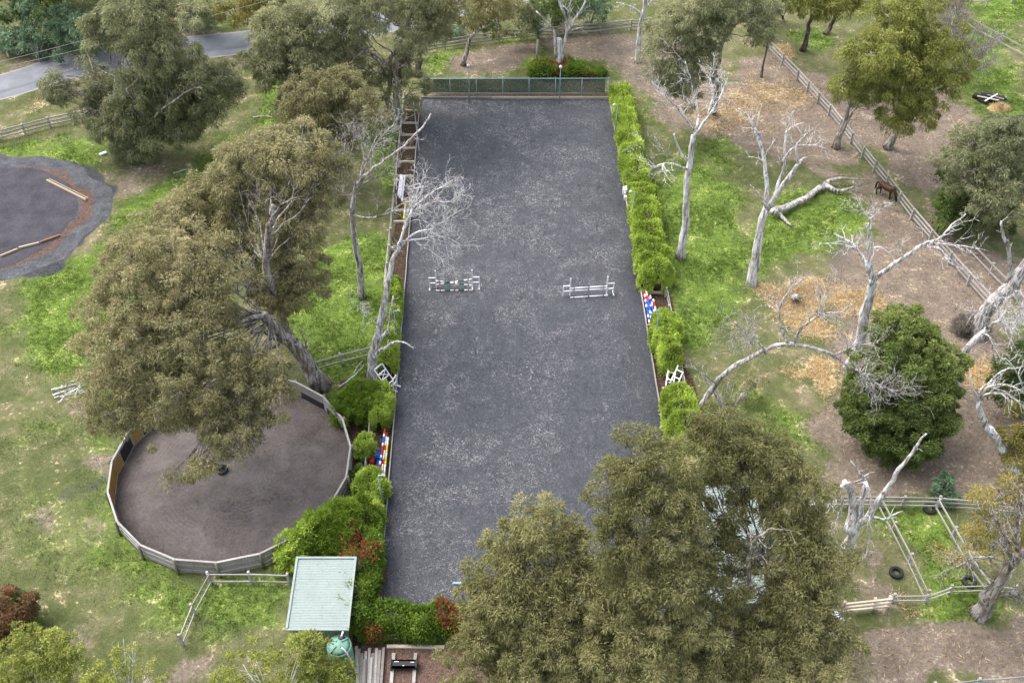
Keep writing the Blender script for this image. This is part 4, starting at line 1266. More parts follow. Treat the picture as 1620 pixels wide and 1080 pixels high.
# low row across the bottom left
BI = 'white stemmed young birches along the bottom left'
bush('birch_tree', 'yellow green birch clump with golden patches in the bottom left corner', 'tree', (60, 1130), [(30, 1030, 36), (75, 1030, 34), (110, 1045, 30), (20, 1075, 40), (70, 1080, 44), (120, 1080, 34), (50, 1010, 20)], 'birch', (2.2, 4.5), leaf=(.17, .085), tuft=.34, k=66, dens=1.0, seed=61, bark='birch_bark', stems=2, group=BI, gate=-.45, tone=-.12, droop=.4)
bush('birch_tree', 'thin upright white stemmed birch, second from the bottom left corner', 'tree', (205, 1135), [(160, 1060, 30, ), (200, 1030, 22), (225, 1060, 28), (185, 1075, 34), (240, 1085, 26), (215, 1020, 10), (190, 1010, 8)], 'birch', (2.0, 5.0), leaf=(.16, .075), tuft=.32, k=55, dens=1.0, seed=62, bark='birch_bark', stems=2, group=BI, gate=-.4, droop=.4)
bush('birch_tree', 'wide yellow green birch clump below the mint shed', 'tree', (440, 1140), [(370, 1050, 26), (405, 1035, 28), (440, 1050, 36), (480, 1025, 26), (500, 1050, 34), (465, 1075, 42), (400, 1075, 38), (530, 1075, 30), (360, 1080, 24), (545, 1060, 18), (495, 1010, 14)], 'birch', (2.0, 4.8), leaf=(.17, .08), tuft=.34, k=64, dens=1.1, seed=63, bark='birch_bark', stems=2, group=BI, gate=-.5, droop=.4)
bush('rusty_shrub', 'rust red shrub at the left edge near the bottom corner', 'shrub', (12, 1010), [(10, 955, 26), (28, 975, 22), (5, 990, 30), (40, 950, 14)], 'rust', (.8, 2.0), leaf=(.18, .08), tuft=.36, k=90, seed=64, gate=-.5)
bush('rusty_shrub', 'dark green shrub behind the rust red one at the left edge', 'shrub', (48, 1005), [(42, 968, 18), (50, 990, 16), (30, 948, 10)], 'deep', (.6, 1.6), leaf=(.16, .07), tuft=.32, k=90, seed=65, gate=-.5, tone=.15)
bush('dark_shrub', 'small dark grey green shrub on the yard rail at the right', 'shrub', (1495, 800), [(1494, 768, 16), (1500, 785, 15), (1485, 780, 10)], 'blue', (.6, 1.5), leaf=(.18, .07), tuft=.3, seed=66, tone=-.15, gate=-.5)
bush('dark_shrub', 'grey leafless looking scrub at the foot of the huge grey trunk', 'shrub', (1540, 535), [(1530, 512, 14), (1520, 520, 12), (1545, 520, 14)], 'twiggy', (.4, .9), leaf=(.28, .035), tuft=.32, seed=67, tone=-.2, gate=-.6)
bush('weeping_shrub', 'brownish weeping foliage at the foot of the arching dead tree', 'shrub', (1150, 660), [(1165, 605, 22), (1140, 590, 18), (1185, 620, 18), (1125, 610, 14), (1110, 590, 12), (1200, 600, 12)], 'brown', (1.2, 3.2), leaf=(.3, .05), tuft=.42, k=60, dens=.7, seed=68, droop=.9, gate=-.1, bark='dead_grey')

# roadside wood across the top
RW = 'shrubs and trees in the roadside wood at the top'
wood_specs = [
    ((30, 88), [(20, 35, 34), (55, 55, 26), (0, 60, 30), (35, 10, 28)], 'blue', (1.5, 5), 'pale blue green wattle nearest the top left corner'),
    ((62, 98), [(60, 65, 20), (50, 75, 16), (72, 75, 16)], 'blue', (1.2, 3), 'small grey green wattle with dark stem on the road verge'),
    ((105, 75), [(105, 35, 34), (80, 35, 26), (130, 50, 26), (110, 62, 24), (95, 80, 14)], 'blue', (1.5, 5.5), 'bright blue green wattle beside the power lines'),
    ((150, 72), [(140, 40, 22), (150, 60, 20), (130, 70, 16)], 'blue', (1.0, 3.5), 'low blue green shrub touching the huge bushy gum'),
    ((60, 30), [(70, 0, 44), (20, -10, 40), (115, -5, 40), (60, -30, 50)], 'deep', (4, 9), 'dark green gum at the very top left'),
    ((140, 40), [(150, 10, 34), (170, -5, 38), (130, -20, 40)], 'grey_olive', (4, 9), 'grey olive gum behind the blue green wattles'),
    ((190, 22), [(185, 5, 24), (210, -5, 30), (240, -10, 30)], 'blue', (3, 6), 'blue green tree peeping over the huge bushy gum'),
    ((320, 42), [(315, 30, 26), (300, 15, 24), (335, 25, 20), (310, 5, 20)], 'blue', (1.5, 4.5), 'blue green wattle right of the huge bushy gum'),
    ((372, 32), [(345, 10, 30), (375, 10, 30), (360, 22, 16), (400, 0, 28)], 'yellow', (3, 6.5), 'yellow green round tree beyond the road'),
    ((415, 20), [(425, -5, 30), (405, 5, 20), (440, 0, 24)], 'olive', (3, 6), 'olive tree beyond the road above the feathery olive gum'),
    ((706, 56), [(712, 30, 16), (720, 45, 14), (700, 46, 12)], 'blue', (1, 3), 'small blue green shrub on the verge above the far fence'),
    ((765, 55), [(770, 30, 24), (755, 40, 18), (785, 42, 16)], 'deep', (1.5, 4.5), 'dark green tree behind the curved bare trunk'),
    ((825, 52), [(820, 25, 28), (835, 10, 28), (805, 5, 26), (840, 35, 16)], 'grey_olive', (2, 6.5), 'grey green tree left of the white dead tree'),
    ((850, 58), [(852, 35, 18), (860, 48, 14), (845, 20, 16)], 'blue', (1, 4), 'blue green sapling at the far fence beside the white dead tree'),
    ((880, 45), [(875, 15, 28), (900, 0, 30), (862, 0, 26)], 'deep', (2.5, 7), 'dark blue green tree directly behind the white dead tree'),
    ((935, 38), [(930, 20, 22), (950, 15, 20), (920, 0, 28), (945, -5, 26)], 'blue', (1.5, 5.5), 'dull green tree right of the white dead tree beyond the fence'),
    ((1240, 30), [(1230, 5, 28), (1210, -5, 30), (1250, -10, 30)], 'grey_olive', (3, 7), 'grey olive tree above the top end of the long fence'),
    ((1520, 20), [(1490, -5, 26), (1520, -8, 22)], 'olive', (3, 5), 'olive tree at the top edge behind the golden green gum'),
]
for i, (b_, lo_, mt_, zr_, lb_) in enumerate(wood_specs):
    bush('roadside_tree', lb_, 'tree', b_, lo_, mt_, zr_, leaf=(.30, .12), tuft=.55, k=70, dens=.95, seed=80 + i, group=RW, gate=-.5, droop=.3, stems=2, bark='dead_grey' if mt_ == 'blue' else 'bark_dark')

# ------------------------------------------------------------------ dead trees
DG = 'bare dead gum trees'
dead('white dead tree with forked bleached limbs behind the net screen', (885, 112), [
    ([(886, 112), (885, 85), (884, 62)], .42, .30, 0, 1, 0),
    ([(880, 90), (878, 55), (868, 37), (848, 18)], .20, .07, 5, 1.6, 1),
    ([(888, 85), (897, 50), (895, 33), (884, 2), (872, -20)], .22, .08, 5, 1.8, 1),
    ([(896, 52), (910, 30), (923, 8), (932, -15)], .18, .07, 6, 1.8, 1),
    ([(897, 50), (910, 46), (924, 43)], .12, .05, 2, 1.0, 0),
    ([(898, 42), (902, 15), (906, -15)], .12, .05, 4, 1.6, 1)], group=DG)
dead('slim white dead tree right of the forked one near the top edge', (1008, 98), [
    ([(1007, 98), (1010, 67), (1015, 27), (1020, 0), (1023, -20)], .32, .14, 4, 1.2, 1),
    ([(1014, 22), (997, 10), (975, 4)], .13, .04, 4, 1.2, 1),
    ([(1016, 18), (1028, 5), (1040, -8)], .10, .03, 4, 1.2, 1)], group=DG)
dead('tall bleached dead tree with a fan of white twigs beside the right hedge', (1076, 408), [
    ([(1076, 408), (1082, 360), (1087, 310), (1092, 255), (1097, 215)], .36, .19, 2, .8, 0),
    ([(1097, 217), (1110, 197, -.6), (1130, 167, -1.0), (1140, 150, -.8), (1152, 123, -.5)], .16, .04, 9, 2.0, 2),
    ([(1099, 212), (1105, 187, .6), (1102, 160, 1.2), (1093, 127, 1.0), (1084, 97, .8)], .13, .03, 8, 1.9, 2),
    ([(1098, 205), (1083, 187, -.8), (1070, 167, -1.4), (1050, 145, -1.8), (1030, 128, -2)], .11, .03, 8, 1.9, 2),
    ([(1120, 180, -.8), (1128, 150, .4), (1122, 120, 1), (1125, 100, 1)], .09, .03, 6, 1.6, 2),
    ([(1089, 268), (1070, 258, -1), (1052, 256, -1.6), (1035, 262, -2), (1012, 248, -2.2), (998, 234, -2.4)], .12, .03, 9, 1.9, 2),
    ([(1086, 252), (1075, 238), (1066, 212)], .13, .06, 2, .8, 0)], group=DG)
dead('white antler shaped dead tree standing in the middle of the right paddock', (1190, 450), [
    ([(1190, 450), (1196, 400), (1206, 360), (1213, 328)], .42, .26, 1, .6, 0),
    ([(1213, 328), (1217, 290, .5), (1212, 250, 1), (1205, 217, 1.2), (1195, 197, 1.4), (1182, 182, 1.5), (1168, 172, 1.5)], .22, .04, 8, 1.4, 1),
    ([(1205, 215, 1.2), (1192, 204, 1), (1173, 202, .8)], .08, .03, 3, .9, 0),
    ([(1197, 200, 1.3), (1202, 180, 1.5), (1206, 162, 1.6)], .07, .02, 4, .9, 0),
    ([(1214, 330), (1247, 277, -1), (1262, 257, -1.5), (1274, 250, -1.6)], .24, .07, 3, 1.0, 0),
    ([(1262, 258, -1.5), (1260, 233, -1.5), (1270, 218, -1.6), (1281, 204, -1.6)], .11, .04, 6, 1.2, 1),
    ([(1224, 312, -.2), (1232, 285, .5), (1238, 255, .8), (1239, 220, 1), (1247, 197, 1.2), (1255, 176, 1.2)], .14, .03, 9, 1.3, 1),
    ([(1242, 212, 1), (1255, 200, .8), (1273, 193, .6)], .06, .02, 3, .8, 0),
    ([(1238, 255, .8), (1257, 234, .2), (1275, 230, -.2), (1293, 230, -.4), (1312, 247, -.6)], .10, .02, 12, 1.2, 1),
    ([(1211, 318), (1203, 310, -.5), (1195, 300, -.8), (1187, 292, -1)], .09, .03, 0, .5, 0),
    ([(1212, 258, 1), (1198, 250, .4), (1183, 248, 0)], .08, .03, 4, .8, 0)], group=DG)
dead('white dead tree with long right hand limbs behind the dark evergreen', (1343, 582), [
    ([(1343, 585), (1359, 540), (1369, 495), (1378, 462), (1380, 440)], .44, .27, 2, .7, 0),
    ([(1380, 442), (1372, 420), (1362, 402, .6), (1347, 383, 1), (1320, 370, 1.2)], .20, .05, 8, 1.4, 1),
    ([(1356, 394, .8), (1330, 388, .4), (1294, 385, 0)], .09, .02, 8, 1.2, 1),
    ([(1381, 440), (1376, 415), (1374, 390), (1374, 360), (1376, 345)], .19, .07, 5, 1.1, 1),
    ([(1375, 350), (1368, 335), (1350, 322)], .07, .02, 7, 1.2, 2),
    ([(1376, 348), (1388, 335), (1400, 318)], .07, .02, 6, 1.1, 1),
    ([(1382, 442), (1392, 432, -.5), (1413, 417, -1), (1447, 397, -1.4), (1480, 380, -1.6), (1500, 363, -1.6), (1528, 338, -1.6)], .22, .04, 14, 1.5, 1),
    ([(1463, 391, -1.5), (1487, 394, -2), (1500, 412, -2.4), (1528, 428, -2.6), (1553, 447, -2.8)], .10, .02, 10, 1.1, 1),
    ([(1482, 385, -1.6), (1523, 390, -1.8), (1564, 397, -2)], .08, .02, 7, 1.1, 1),
    ([(1374, 393), (1393, 390, -.5), (1410, 404, -.8)], .07, .03, 4, .8, 0)], group=DG)
dead('grey dead tree arching over the straw from the right hedge', (1096, 668), [
    ([(1096, 668), (1123, 623), (1147, 593, -.5), (1180, 573, -1), (1213, 557, -1.4), (1247, 547, -1.6), (1280, 551, -1.8), (1313, 560, -2), (1333, 577, -2.2), (1363, 597, -2.4), (1400, 615, -2.6), (1432, 617, -2.6)], .24, .05, 64, 2.0, 2),
    ([(1250, 547, -1.6), (1233, 517, -1), (1230, 487, -.6), (1247, 460, -.4), (1268, 442, -.3)], .13, .03, 14, 1.6, 2),
    ([(1258, 546, -1.6), (1267, 523, -2), (1297, 500, -2.4), (1333, 493, -2.6), (1350, 480, -2.8)], .12, .03, 14, 1.6, 2),
    ([(1297, 500, -2.4), (1297, 470, -2.2), (1302, 446, -2)], .08, .02, 8, 1.3, 2),
    ([(1212, 560, -1.4), (1197, 538, -1.4), (1177, 525, -1.4), (1153, 502, -1.4)], .09, .02, 26, 1.6, 2),
    ([(1320, 562, -2), (1347, 550, -2.4), (1390, 542, -2.8)], .09, .02, 16, 1.4, 2),
    ([(1135, 608, -.3), (1110, 590, -1), (1085, 577, -1.4)], .06, .02, 8, 1.1, 1)], bark='dead_grey', group=DG, up=.1)
dead('shattered grey dead tree with drooping limbs at the yard rails', (1340, 868), [
    ([(1336, 868), (1352, 836), (1360, 826), (1380, 800, -.5), (1400, 770, -.8), (1418, 749, -1), (1442, 718, -1.2), (1465, 686, -1.4)], .34, .05, 4, .9, 0),
    ([(1343, 840), (1350, 812, .3), (1349, 795, .3), (1343, 772, .2), (1336, 762, .1)], .38, .17, 2, .6, 0),
    ([(1345, 765), (1335, 763, -.5), (1323, 777, -1), (1309, 793, -1.4), (1290, 798, -1.6), (1272, 804, -1.8)], .14, .04, 8, 1.1, 1),
    ([(1327, 775, -1), (1332, 803, -1.4), (1323, 837, -1.6), (1325, 856, -1.6)], .10, .02, 10, .9, 1),
    ([(1360, 822), (1366, 785, .3), (1370, 762, .3), (1362, 748, .2), (1346, 729, 0)], .20, .04, 5, .8, 0),
    ([(1368, 762, -.3), (1377, 795, -1), (1374, 830, -1.4), (1375, 868, -1.6), (1363, 893, -1.6)], .12, .02, 9, .9, 1),
    ([(1381, 817, -.4), (1400, 821, -1), (1415, 812, -1.2), (1429, 808, -1.4)], .11, .03, 3, .7, 0)], group=DG, bark='dead', up=-.3)
dead('huge grey leaning trunk running out of the picture at the right edge', (1546, 530), [
    ([(1544, 530), (1553, 505), (1570, 475), (1598, 445), (1625, 412), (1665, 375)], .62, .36, 0, 1, 0),
    ([(1594, 448), (1600, 428), (1596, 392), (1588, 368), (1584, 350)], .20, .08, 5, 1.0, 1),
    ([(1610, 432), (1612, 470, -.6), (1618, 505, -1), (1630, 520, -1)], .14, .05, 5, 1.2, 1)], bark='dead_grey', group=DG)
dead('crooked grey dead tree with a tangle of white twigs right of the evergreen', (1509, 620), [
    ([(1509, 620), (1515, 593), (1524, 568), (1536, 548), (1552, 530), (1562, 520)], .36, .20, 2, .7, 0),
    ([(1556, 527), (1566, 532, -.5), (1569, 545, -.8), (1572, 565, -1)], .08, .02, 8, 1.2, 1),
    ([(1560, 521), (1562, 505, -.4), (1553, 493, -.6), (1528, 490, -.8)], .08, .02, 8, 1.3, 1),
    ([(1562, 520), (1580, 508, -.4), (1600, 520, -.8), (1622, 545, -1)], .12, .03, 20, 1.5, 2),
    ([(1575, 512), (1592, 490, .2), (1588, 472, .3)], .08, .02, 14, 1.3, 2),
    ([(1600, 518, -.8), (1612, 500, -.8), (1630, 480, -.8)], .07, .02, 16, 1.4, 2),
    ([(1528, 562), (1514, 567, -.4), (1508, 566, -.6)], .05, .02, 1, .5, 0)], bark='dead', group=DG, up=.0)
dead('curved pale dead tree at the right edge leaning over the bare earth', (1607, 745), [
    ([(1607, 745), (1593, 718), (1580, 698), (1567, 682), (1560, 667), (1553, 647), (1551, 633)], .36, .17, 0, .6, 0),
    ([(1551, 635), (1540, 618), (1534, 592)], .16, .03, 0, .6, 0),
    ([(1552, 630), (1553, 616), (1571, 599), (1589, 584), (1618, 580)], .09, .03, 6, 1.4, 1),
    ([(1552, 628), (1562, 612, -.3), (1580, 608, -.6), (1604, 613, -.8), (1624, 626, -1)], .08, .02, 8, 1.3, 1),
    ([(1554, 632), (1562, 624, -.5), (1580, 621, -.8), (1602, 629, -1), (1622, 643, -1.2)], .09, .02, 8, 1.3, 1),
    ([(1622, 625, -1.4), (1606, 582, -1.6), (1590, 566, -1.6)], .07, .02, 8, 1.2, 1)], group=DG)
dead('twiggy grey dead tree left of the arena with its trunk clear of the grass', (572, 470), [
    ([(572, 470), (573, 427), (565, 393), (560, 358), (556, 333), (562, 300), (572, 283)], .30, .13, 4, 1.2, 1),
    ([(572, 284), (590, 268, -.5), (607, 257, -.8), (640, 227, -1.2), (663, 203, -1.4), (682, 180, -1.5)], .13, .06, 3, 1.0, 1),
    ([(565, 298), (550, 270), (545, 240), (553, 205)], .09, .02, 18, 1.9, 2),
    ([(572, 284), (585, 240), (600, 215), (622, 198)], .09, .02, 18, 1.9, 2),
    ([(568, 290), (575, 250, .8), (570, 215, 1)], .08, .02, 18, 1.9, 2),
    ([(556, 335), (540, 310, -.5), (522, 290, -.8)], .07, .02, 14, 1.6, 2),
    ([(560, 340), (585, 345, -1), (617, 337, -1.6), (637, 323, -2), (655, 318, -2.2)], .10, .03, 10, 1.5, 1),
    ([(575, 290, -.3), (600, 275, -.8), (628, 250, -1.2)], .08, .02, 16, 1.6, 2)], bark='dead_grey', group=DG)
dead('pale dead tree at the left hedge, its fine twigs fanning over the arena', (590, 598), [
    ([(590, 598), (588, 562), (593, 533), (600, 500), (607, 467), (615, 440), (627, 407), (633, 390)], .36, .12, 5, 1.0, 1),
    ([(592, 560), (603, 535, .4), (613, 520, .6), (618, 487, .8), (622, 468, .8)], .17, .05, 5, 1.0, 1),
    ([(592, 566), (602, 552, -.6), (615, 546, -1), (630, 538, -1.4), (645, 543, -1.6), (655, 553, -1.8)], .17, .03, 3, .8, 1),
    ([(632, 392), (638, 370), (650, 340), (672, 322), (700, 316), (725, 318)], .09, .02, 19, 1.6, 2, .42),
    ([(634, 390), (655, 370), (680, 362), (705, 345), (732, 330)], .09, .02, 19, 1.6, 2, .42),
    ([(633, 388), (645, 350), (660, 325), (690, 298), (716, 284)], .09, .02, 19, 1.6, 2, .42),
    ([(636, 382), (660, 378), (700, 374), (728, 386)], .07, .02, 16, 1.5, 2, .42),
    ([(634, 386), (640, 345, .5), (655, 312, .8), (668, 285, 1)], .07, .02, 14, 1.8, 2, .42),
    ([(598, 515), (585, 500, -.6), (570, 478, -1)], .05, .015, 12, 1.1, 2)], bark='dead', group=DG, up=.05)
dead('broken stick like dead sapling by the dirt at the top of the long fence', (1205, 122), [([(1205, 124), (1207, 105), (1212, 85), (1214, 66)], .15, .08, 5, .9, 1), ([(1213, 68), (1222, 60), (1230, 64)], .08, .03, 5, .7, 1)], bark='bark_dark', name='dead_sapling', group=DG)


# ------------------------------------------------------------------ round pen
pen = thing('round_pen', 'round timber palisade pen with grey palings and amber gate boards', 'pen', (PEN_C[0], PEN_C[1], 0))
NP = 19
A0 = math.radians(-123.3)
PH = 1.48


def pen_pt(a, r, z):
    return np.array([PEN_C[0] + r * math.cos(a), PEN_C[1] + r * math.sin(a), z])


for i in range(NP):
    a0 = A0 + 2 * math.pi * i / NP
    a1 = A0 + 2 * math.pi * (i + 1) / NP
    am = math.degrees((a0 + a1) / 2) % 360
    mb = MB()
    h = PH + RNG.uniform(.02, .12)
    mb.tube([pen_pt(a0, PEN_R + .16, -.1), pen_pt(a0, PEN_R + .16, h)], [.10, .09], 8)
    mb.build('post', M['green_wood'], pen)
    p0, p1 = pen_pt(a0, PEN_R, 0), pen_pt(a1, PEN_R, 0)
    d = norm(p1 - p0)
    L = np.linalg.norm(p1 - p0)
    nrm_ = np.array([d[1], -d[0], 0])
    if np.dot(nrm_[:2], pen_pt((a0 + a1) / 2, 1, 0)[:2] - PEN_C) < 0:
        nrm_ = -nrm_
    gate = 172 < am < 192
    mb = MB()
    n = 17
    for j in range(n):
        c = p0 + d * L * (j + .5) / n + nrm_ * RNG.normal(0, .006)
        top = PH - .02 + RNG.normal(0, .015)
        mb.bar(c + np.array([0, 0, .06]), c + np.array([RNG.normal(0, .006), 0, top]), L / n * (.90 if not gate else .97), .026, up=tuple(nrm_))
    mb.build('gate' if gate else 'palings', M['amber_wood' if gate else 'grey_wood'], pen)
    for z in (.42, .95):
        mb = MB()
        mb.bar(p0 + nrm_ * .045 + np.array([0, 0, z]), p1 + nrm_ * .045 + np.array([0, 0, z]), .05, .10)
        mb.build('rail', M['fence_wood'], pen)
    mb = MB()
    mb.bar(p0 + nrm_ * .02 + np.array([0, 0, PH + .02]), p1 + nrm_ * .02 + np.array([0, 0, PH + .02]), .13, .035)
    mb.build('cap_rail', M['fence_wood'], pen)
    if 150 < am < 172 or 20 < am < 80 or 80 <= am < 110:
        lo, hi = (0, 1) if not 150 < am < 172 else (.35, 1)
        mb = MB()
        zt = .62 if am < 120 else 1.2
        q0, q1 = p0 + d * L * (.06 if am > 80 else .02), p0 + d * L * (.62 if am > 60 else .85)
        mb.bar(q0 - nrm_ * .035 + np.array([0, 0, zt / 2 + .05]), q1 - nrm_ * .035 + np.array([0, 0, zt / 2 + .05]), .02, zt)
        mb.build('rubber_skirt', M['rubber'], pen)
    if 80 <= am < 110 or 150 < am < 172:
        mb = MB()
        q0, q1 = p0 + d * L * (.66 if am > 80 else .3), p0 + d * L * .97
        for j in range(6):
            zz = .15 + j * .2
            mb.bar(q0 - nrm_ * .04 + np.array([0, 0, zz]), q1 - nrm_ * .04 + np.array([0, 0, zz]), .025, .17)
        mb.build('amber_boards', M['amber_wood'], pen)


def tyre(label, c, r=.42, w=.24, tilt=0.0, rz=0.0, name='tyre', group=None):
    o = thing(name, label, 'tyre', c, rz, group)
    prof = []
    for k in range(14):
        a = 2 * math.pi * k / 14
        ca, sa = math.cos(a), math.sin(a)
        ex = math.copysign(abs(ca) ** .6, ca)
        ez = math.copysign(abs(sa) ** .6, sa)
        prof.append((r * .76 + ex * r * .24, w / 2 + ez * w / 2))
    mb = MB()
    mb.lathe(prof, n=30, closed=True)
    ob = mb.build('tread', M['rubber'], o, local=True)
    ob.rotation_euler = (tilt, 0, 0)
    mb = MB()
    mb.lathe([(r * .50, .03), (r * .56, .02), (r * .60, .05), (r * .56, .08)], n=24, closed=True)
    ob = mb.build('bead', M['black'], o, local=True)
    ob.rotation_euler = (tilt, 0, 0)
    return o


GTY = 'old tyres lying in the yards'
tyre('black tyre lying flat on the round pen floor below the overhanging branch', G(352, 744), .40, .30, .25, .4, group=GTY)
tyre('large black tyre lying against the yard rail under the top corner', G(1470, 806), .46, .26, group=GTY)
tyre('large black tyre on the pale dirt beside the sloping yard rail', G(1417, 907), .46, .26, group=GTY)
tyre('dark tyre at the lower rail beside the stout furrowed trunk', G(1532, 921), .46, .26, group=GTY)

# ------------------------------------------------------------------ fences
fence('three rail grey fence crossing the top behind the net screen', [(668, 84), (740, 72), (790, 66), (850, 60), (950, 52), (1045, 42), (1110, 36)], 2.9, 1.25, 3)
fence('silvered rail fence at the left edge below the road', [(-60, 236), (0, 222), (40, 212), (80, 201), (135, 190), (190, 176)], 2.7, 1.15, 3)
fence('long weathered fence running diagonally down the right paddock', [(1214, 80), (1260, 128), (1310, 183), (1345, 228), (1400, 296), (1440, 348), (1500, 418), (1560, 486)], 2.7, 1.25, 3, side=-1)
fence('second rail fence across the laneway at the right edge', [(1535, 402), (1565, 434), (1600, 470), (1640, 512)], 2.7, 1.2, 2)
fence('rail fence slanting down the green field at the top right corner', [(1518, 32), (1545, 52), (1580, 70), (1620, 92), (1680, 122)], 3.2, 1.2, 2)
fence('pale single rail at the top edge above the green field', [(1512, 12), (1560, 10), (1600, 4)], 4.0, .9, 1, rail=(.12, .12))
fence('two rail fence between the leaning gum and the pale dead tree', [(497, 588), (540, 576), (592, 563)], 2.5, 1.15, 2)
fence('low two rail fence from the round pen to the mint shed', [(333, 922), (398, 922), (458, 924)], 2.8, 1.2, 2)
fence('two rail fence leading down from the round pen in the lower left', [(334, 924), (308, 972), (289, 1020)], 2.8, 1.2, 2, side=-1)
fence('long three rail yard fence under the dark evergreen', [(1295, 800), (1340, 801), (1425, 802), (1480, 803), (1545, 808), (1600, 812), (1660, 815)], 2.9, 1.25, 3)
fence('two rail yard divider sloping down left of the pale dirt tyre', [(1390, 804), (1410, 842), (1436, 893), (1462, 950)], 2.6, 1.2, 2)
fence('two rail yard divider sloping down beside the yellowing gum', [(1480, 806), (1505, 850), (1533, 900), (1563, 942)], 2.6, 1.2, 2)
fence('bent two rail fence joining the yard dividers at the bottom right', [(1410, 952), (1462, 952), (1500, 938), (1562, 936), (1600, 940)], 2.4, .95, 2, rail=(.06, .09))
fence('short three rail fence with thick pale logs beside the white trailer', [(1330, 968), (1378, 963), (1402, 960)], 2.6, 1.25, 3, rail=(.11, .13), wood='pale_wood')
fence('grey rail fence along the dirt track at the bottom right corner', [(1405, 1102), (1470, 1096), (1540, 1088), (1640, 1080)], 2.6, 1.2, 2)
fence('low post and rail fence along the foot of the bottom hedge', [(588, 1012), (650, 1011), (735, 1012), (800, 1014)], 2.4, .85, 2, rail=(.04, .12))
lf = [(edge_left(y) - 1.62, y, 0) for y in (42.0, 47, 52.5, 58, 65, 72, 80, 88, 94.6)]
fence('long two rail fence down the left side of the arena', lf, 2.3, .95, 2, rail=(.045, .11), world=True, side=-1)
rf = [(edge_right(y) + 2.0, y, 0) for y in (42.0, 50, 58, 64.2)]
fence('two rail fence behind the lower hedges on the right side of the arena', rf, 2.3, .95, 2, rail=(.045, .11), world=True)
# blue hose on the lower fence
mb = MB()
mb.tube(curve([G(1420, 1100, 1.0), G(1480, 1088, 1.15), G(1540, 1080, 1.2), G(1600, 1072, 1.2), G(1650, 1068, 1.2)]), .016, 6)
o = mb.build('hose', M['hose'], origin=G(1420, 1100, 1.0))
setp(o, 'thin blue hose strung along the bottom right fence', 'hose')

# timber boards round the arena, one row per side
for nm, e, lab in (('left', edge_left, 'low grey timber boards along the left edge of the arena'), ('right', edge_right, 'low grey timber boards along the right edge of the arena')):
    s = -1 if nm == 'left' else 1
    root = thing('arena_edging', lab, 'edging', (e(65) + s * .05, 65, 0), group='low boards edging the arena')
    yy = np.linspace(34.7, 94.7, 26)
    for a, b in zip(yy[:-1], yy[1:]):
        mb = MB()
        mb.bar((e(a) + s * .06 + RNG.normal(0, .008), a + .01, .14), (e(b) + s * .06 + RNG.normal(0, .008), b - .01, .14 + RNG.normal(0, .01)), .06, .26)
        mb.build('board', M['fence_wood'], root)
root = thing('arena_edging', 'pale timber board across the far end of the arena', 'edging', (0, 94.8, 0), group='low boards edging the arena')
xx = np.linspace(-9.4, 10.0, 9)
for a, b in zip(xx[:-1], xx[1:]):
    mb = MB()
    mb.bar((a + .01, 94.82 + RNG.normal(0, .01), .13), (b - .01, 94.82, .13), .09, .24)
    mb.build('board', M['pale_wood'] if a > -3 else M['fence_wood'], root)
# cross sleepers in the mulch bays on the left
for k, py in enumerate((176, 196, 215, 236, 257, 280, 334, 352)):
    y = Yg(py)
    mb = MB()
    mb.bar((edge_left(y) - 1.55, y, .10), (edge_left(y) - .12, y + RNG.normal(0, .05), .10), .12, .2)
    o = mb.build('cross_sleeper', M['pale_wood'], origin=(edge_left(y) - .8, y, 0))
    setp(o, ['grey cross sleeper in the left mulch strip, nearest the net screen', 'second cross sleeper from the net screen in the left mulch strip', 'third cross sleeper from the net screen in the left mulch strip', 'fourth cross sleeper from the net screen in the left mulch strip', 'fifth cross sleeper from the net screen in the left mulch strip', 'cross sleeper just above the white plank stack in the left mulch strip', 'cross sleeper just below the yellow pole in the left mulch strip', 'cross sleeper under the fine twigs in the left mulch strip, lowest of its row'][k], 'sleeper', 'cross sleepers in the mulch strips')
for py, lab in ((464, 'pale cross sleeper at the top of the red and blue pole bay'), (516, 'pale cross sleeper at the bottom of the red and blue pole bay')):
    y = Yg(py)
    mb = MB()
    mb.bar((edge_right(y) + .12, y, .1), (edge_right(y) + 1.9, y, .1), .12, .2)
    o = mb.build('cross_sleeper', M['pale_wood'], origin=(edge_right(y) + 1, y, 0))
    setp(o, lab, 'sleeper', 'cross sleepers in the mulch strips')

# ------------------------------------------------------------------ net screen at the far end
t = NT('shade_net')
P_ = t.pos()
wv = t.noise(t.pos((1, 1, 4)), 1.6, 4, .6, .6)
c = t.ramp(t.math('ADD', t.math('MULTIPLY', wv, .6), t.math('MULTIPLY', t.noise(P_, 6, 3), .4)), [(.35, (.040, .058, .058)), (.65, (.10, .125, .125))])
b_ = t.principled(c, .7, normal=t.bump(wv, .6, .1))
tr = t.n('ShaderNodeBsdfTransparent')
mx = t.n('ShaderNodeMixShader')
wx = t.n('ShaderNodeTexNoise')
t.l(P_, wx.inputs['Vector'])
wx.inputs['Scale'].default_value = 9
t.l(t.rng(wx.outputs[0], .35, .7, .08, .34), mx.inputs[0])
t.l(b_.outputs[0], mx.inputs[1])
t.l(tr.outputs[0], mx.inputs[2])
t.l(mx.outputs[0], t.out.inputs[0])
M['net'] = t.m
YN = 94.98
net = thing('net_screen', 'long dark green net screen on steel posts across the far end of the arena', 'net screen', (0.4, YN, 0))
nx0, nx1 = -9.1, 9.9
for i in range(8):
    x = nx0 + (nx1 - nx0) * i / 7
    mb = MB()
    mb.tube([(x, YN, -.1), (x, YN, 2.34)], .05, 8)
    mb.build('post', M['steel'], net)
for z, r in ((2.24, .065), (.55, .05)):
    mb = MB()
    mb.tube([(nx0 - .25, YN - .02, z), (nx1 + .25, YN - .02, z + .03)], r, 8)
    mb.build('rail', M['teal_steel'], net)
mb = MB()
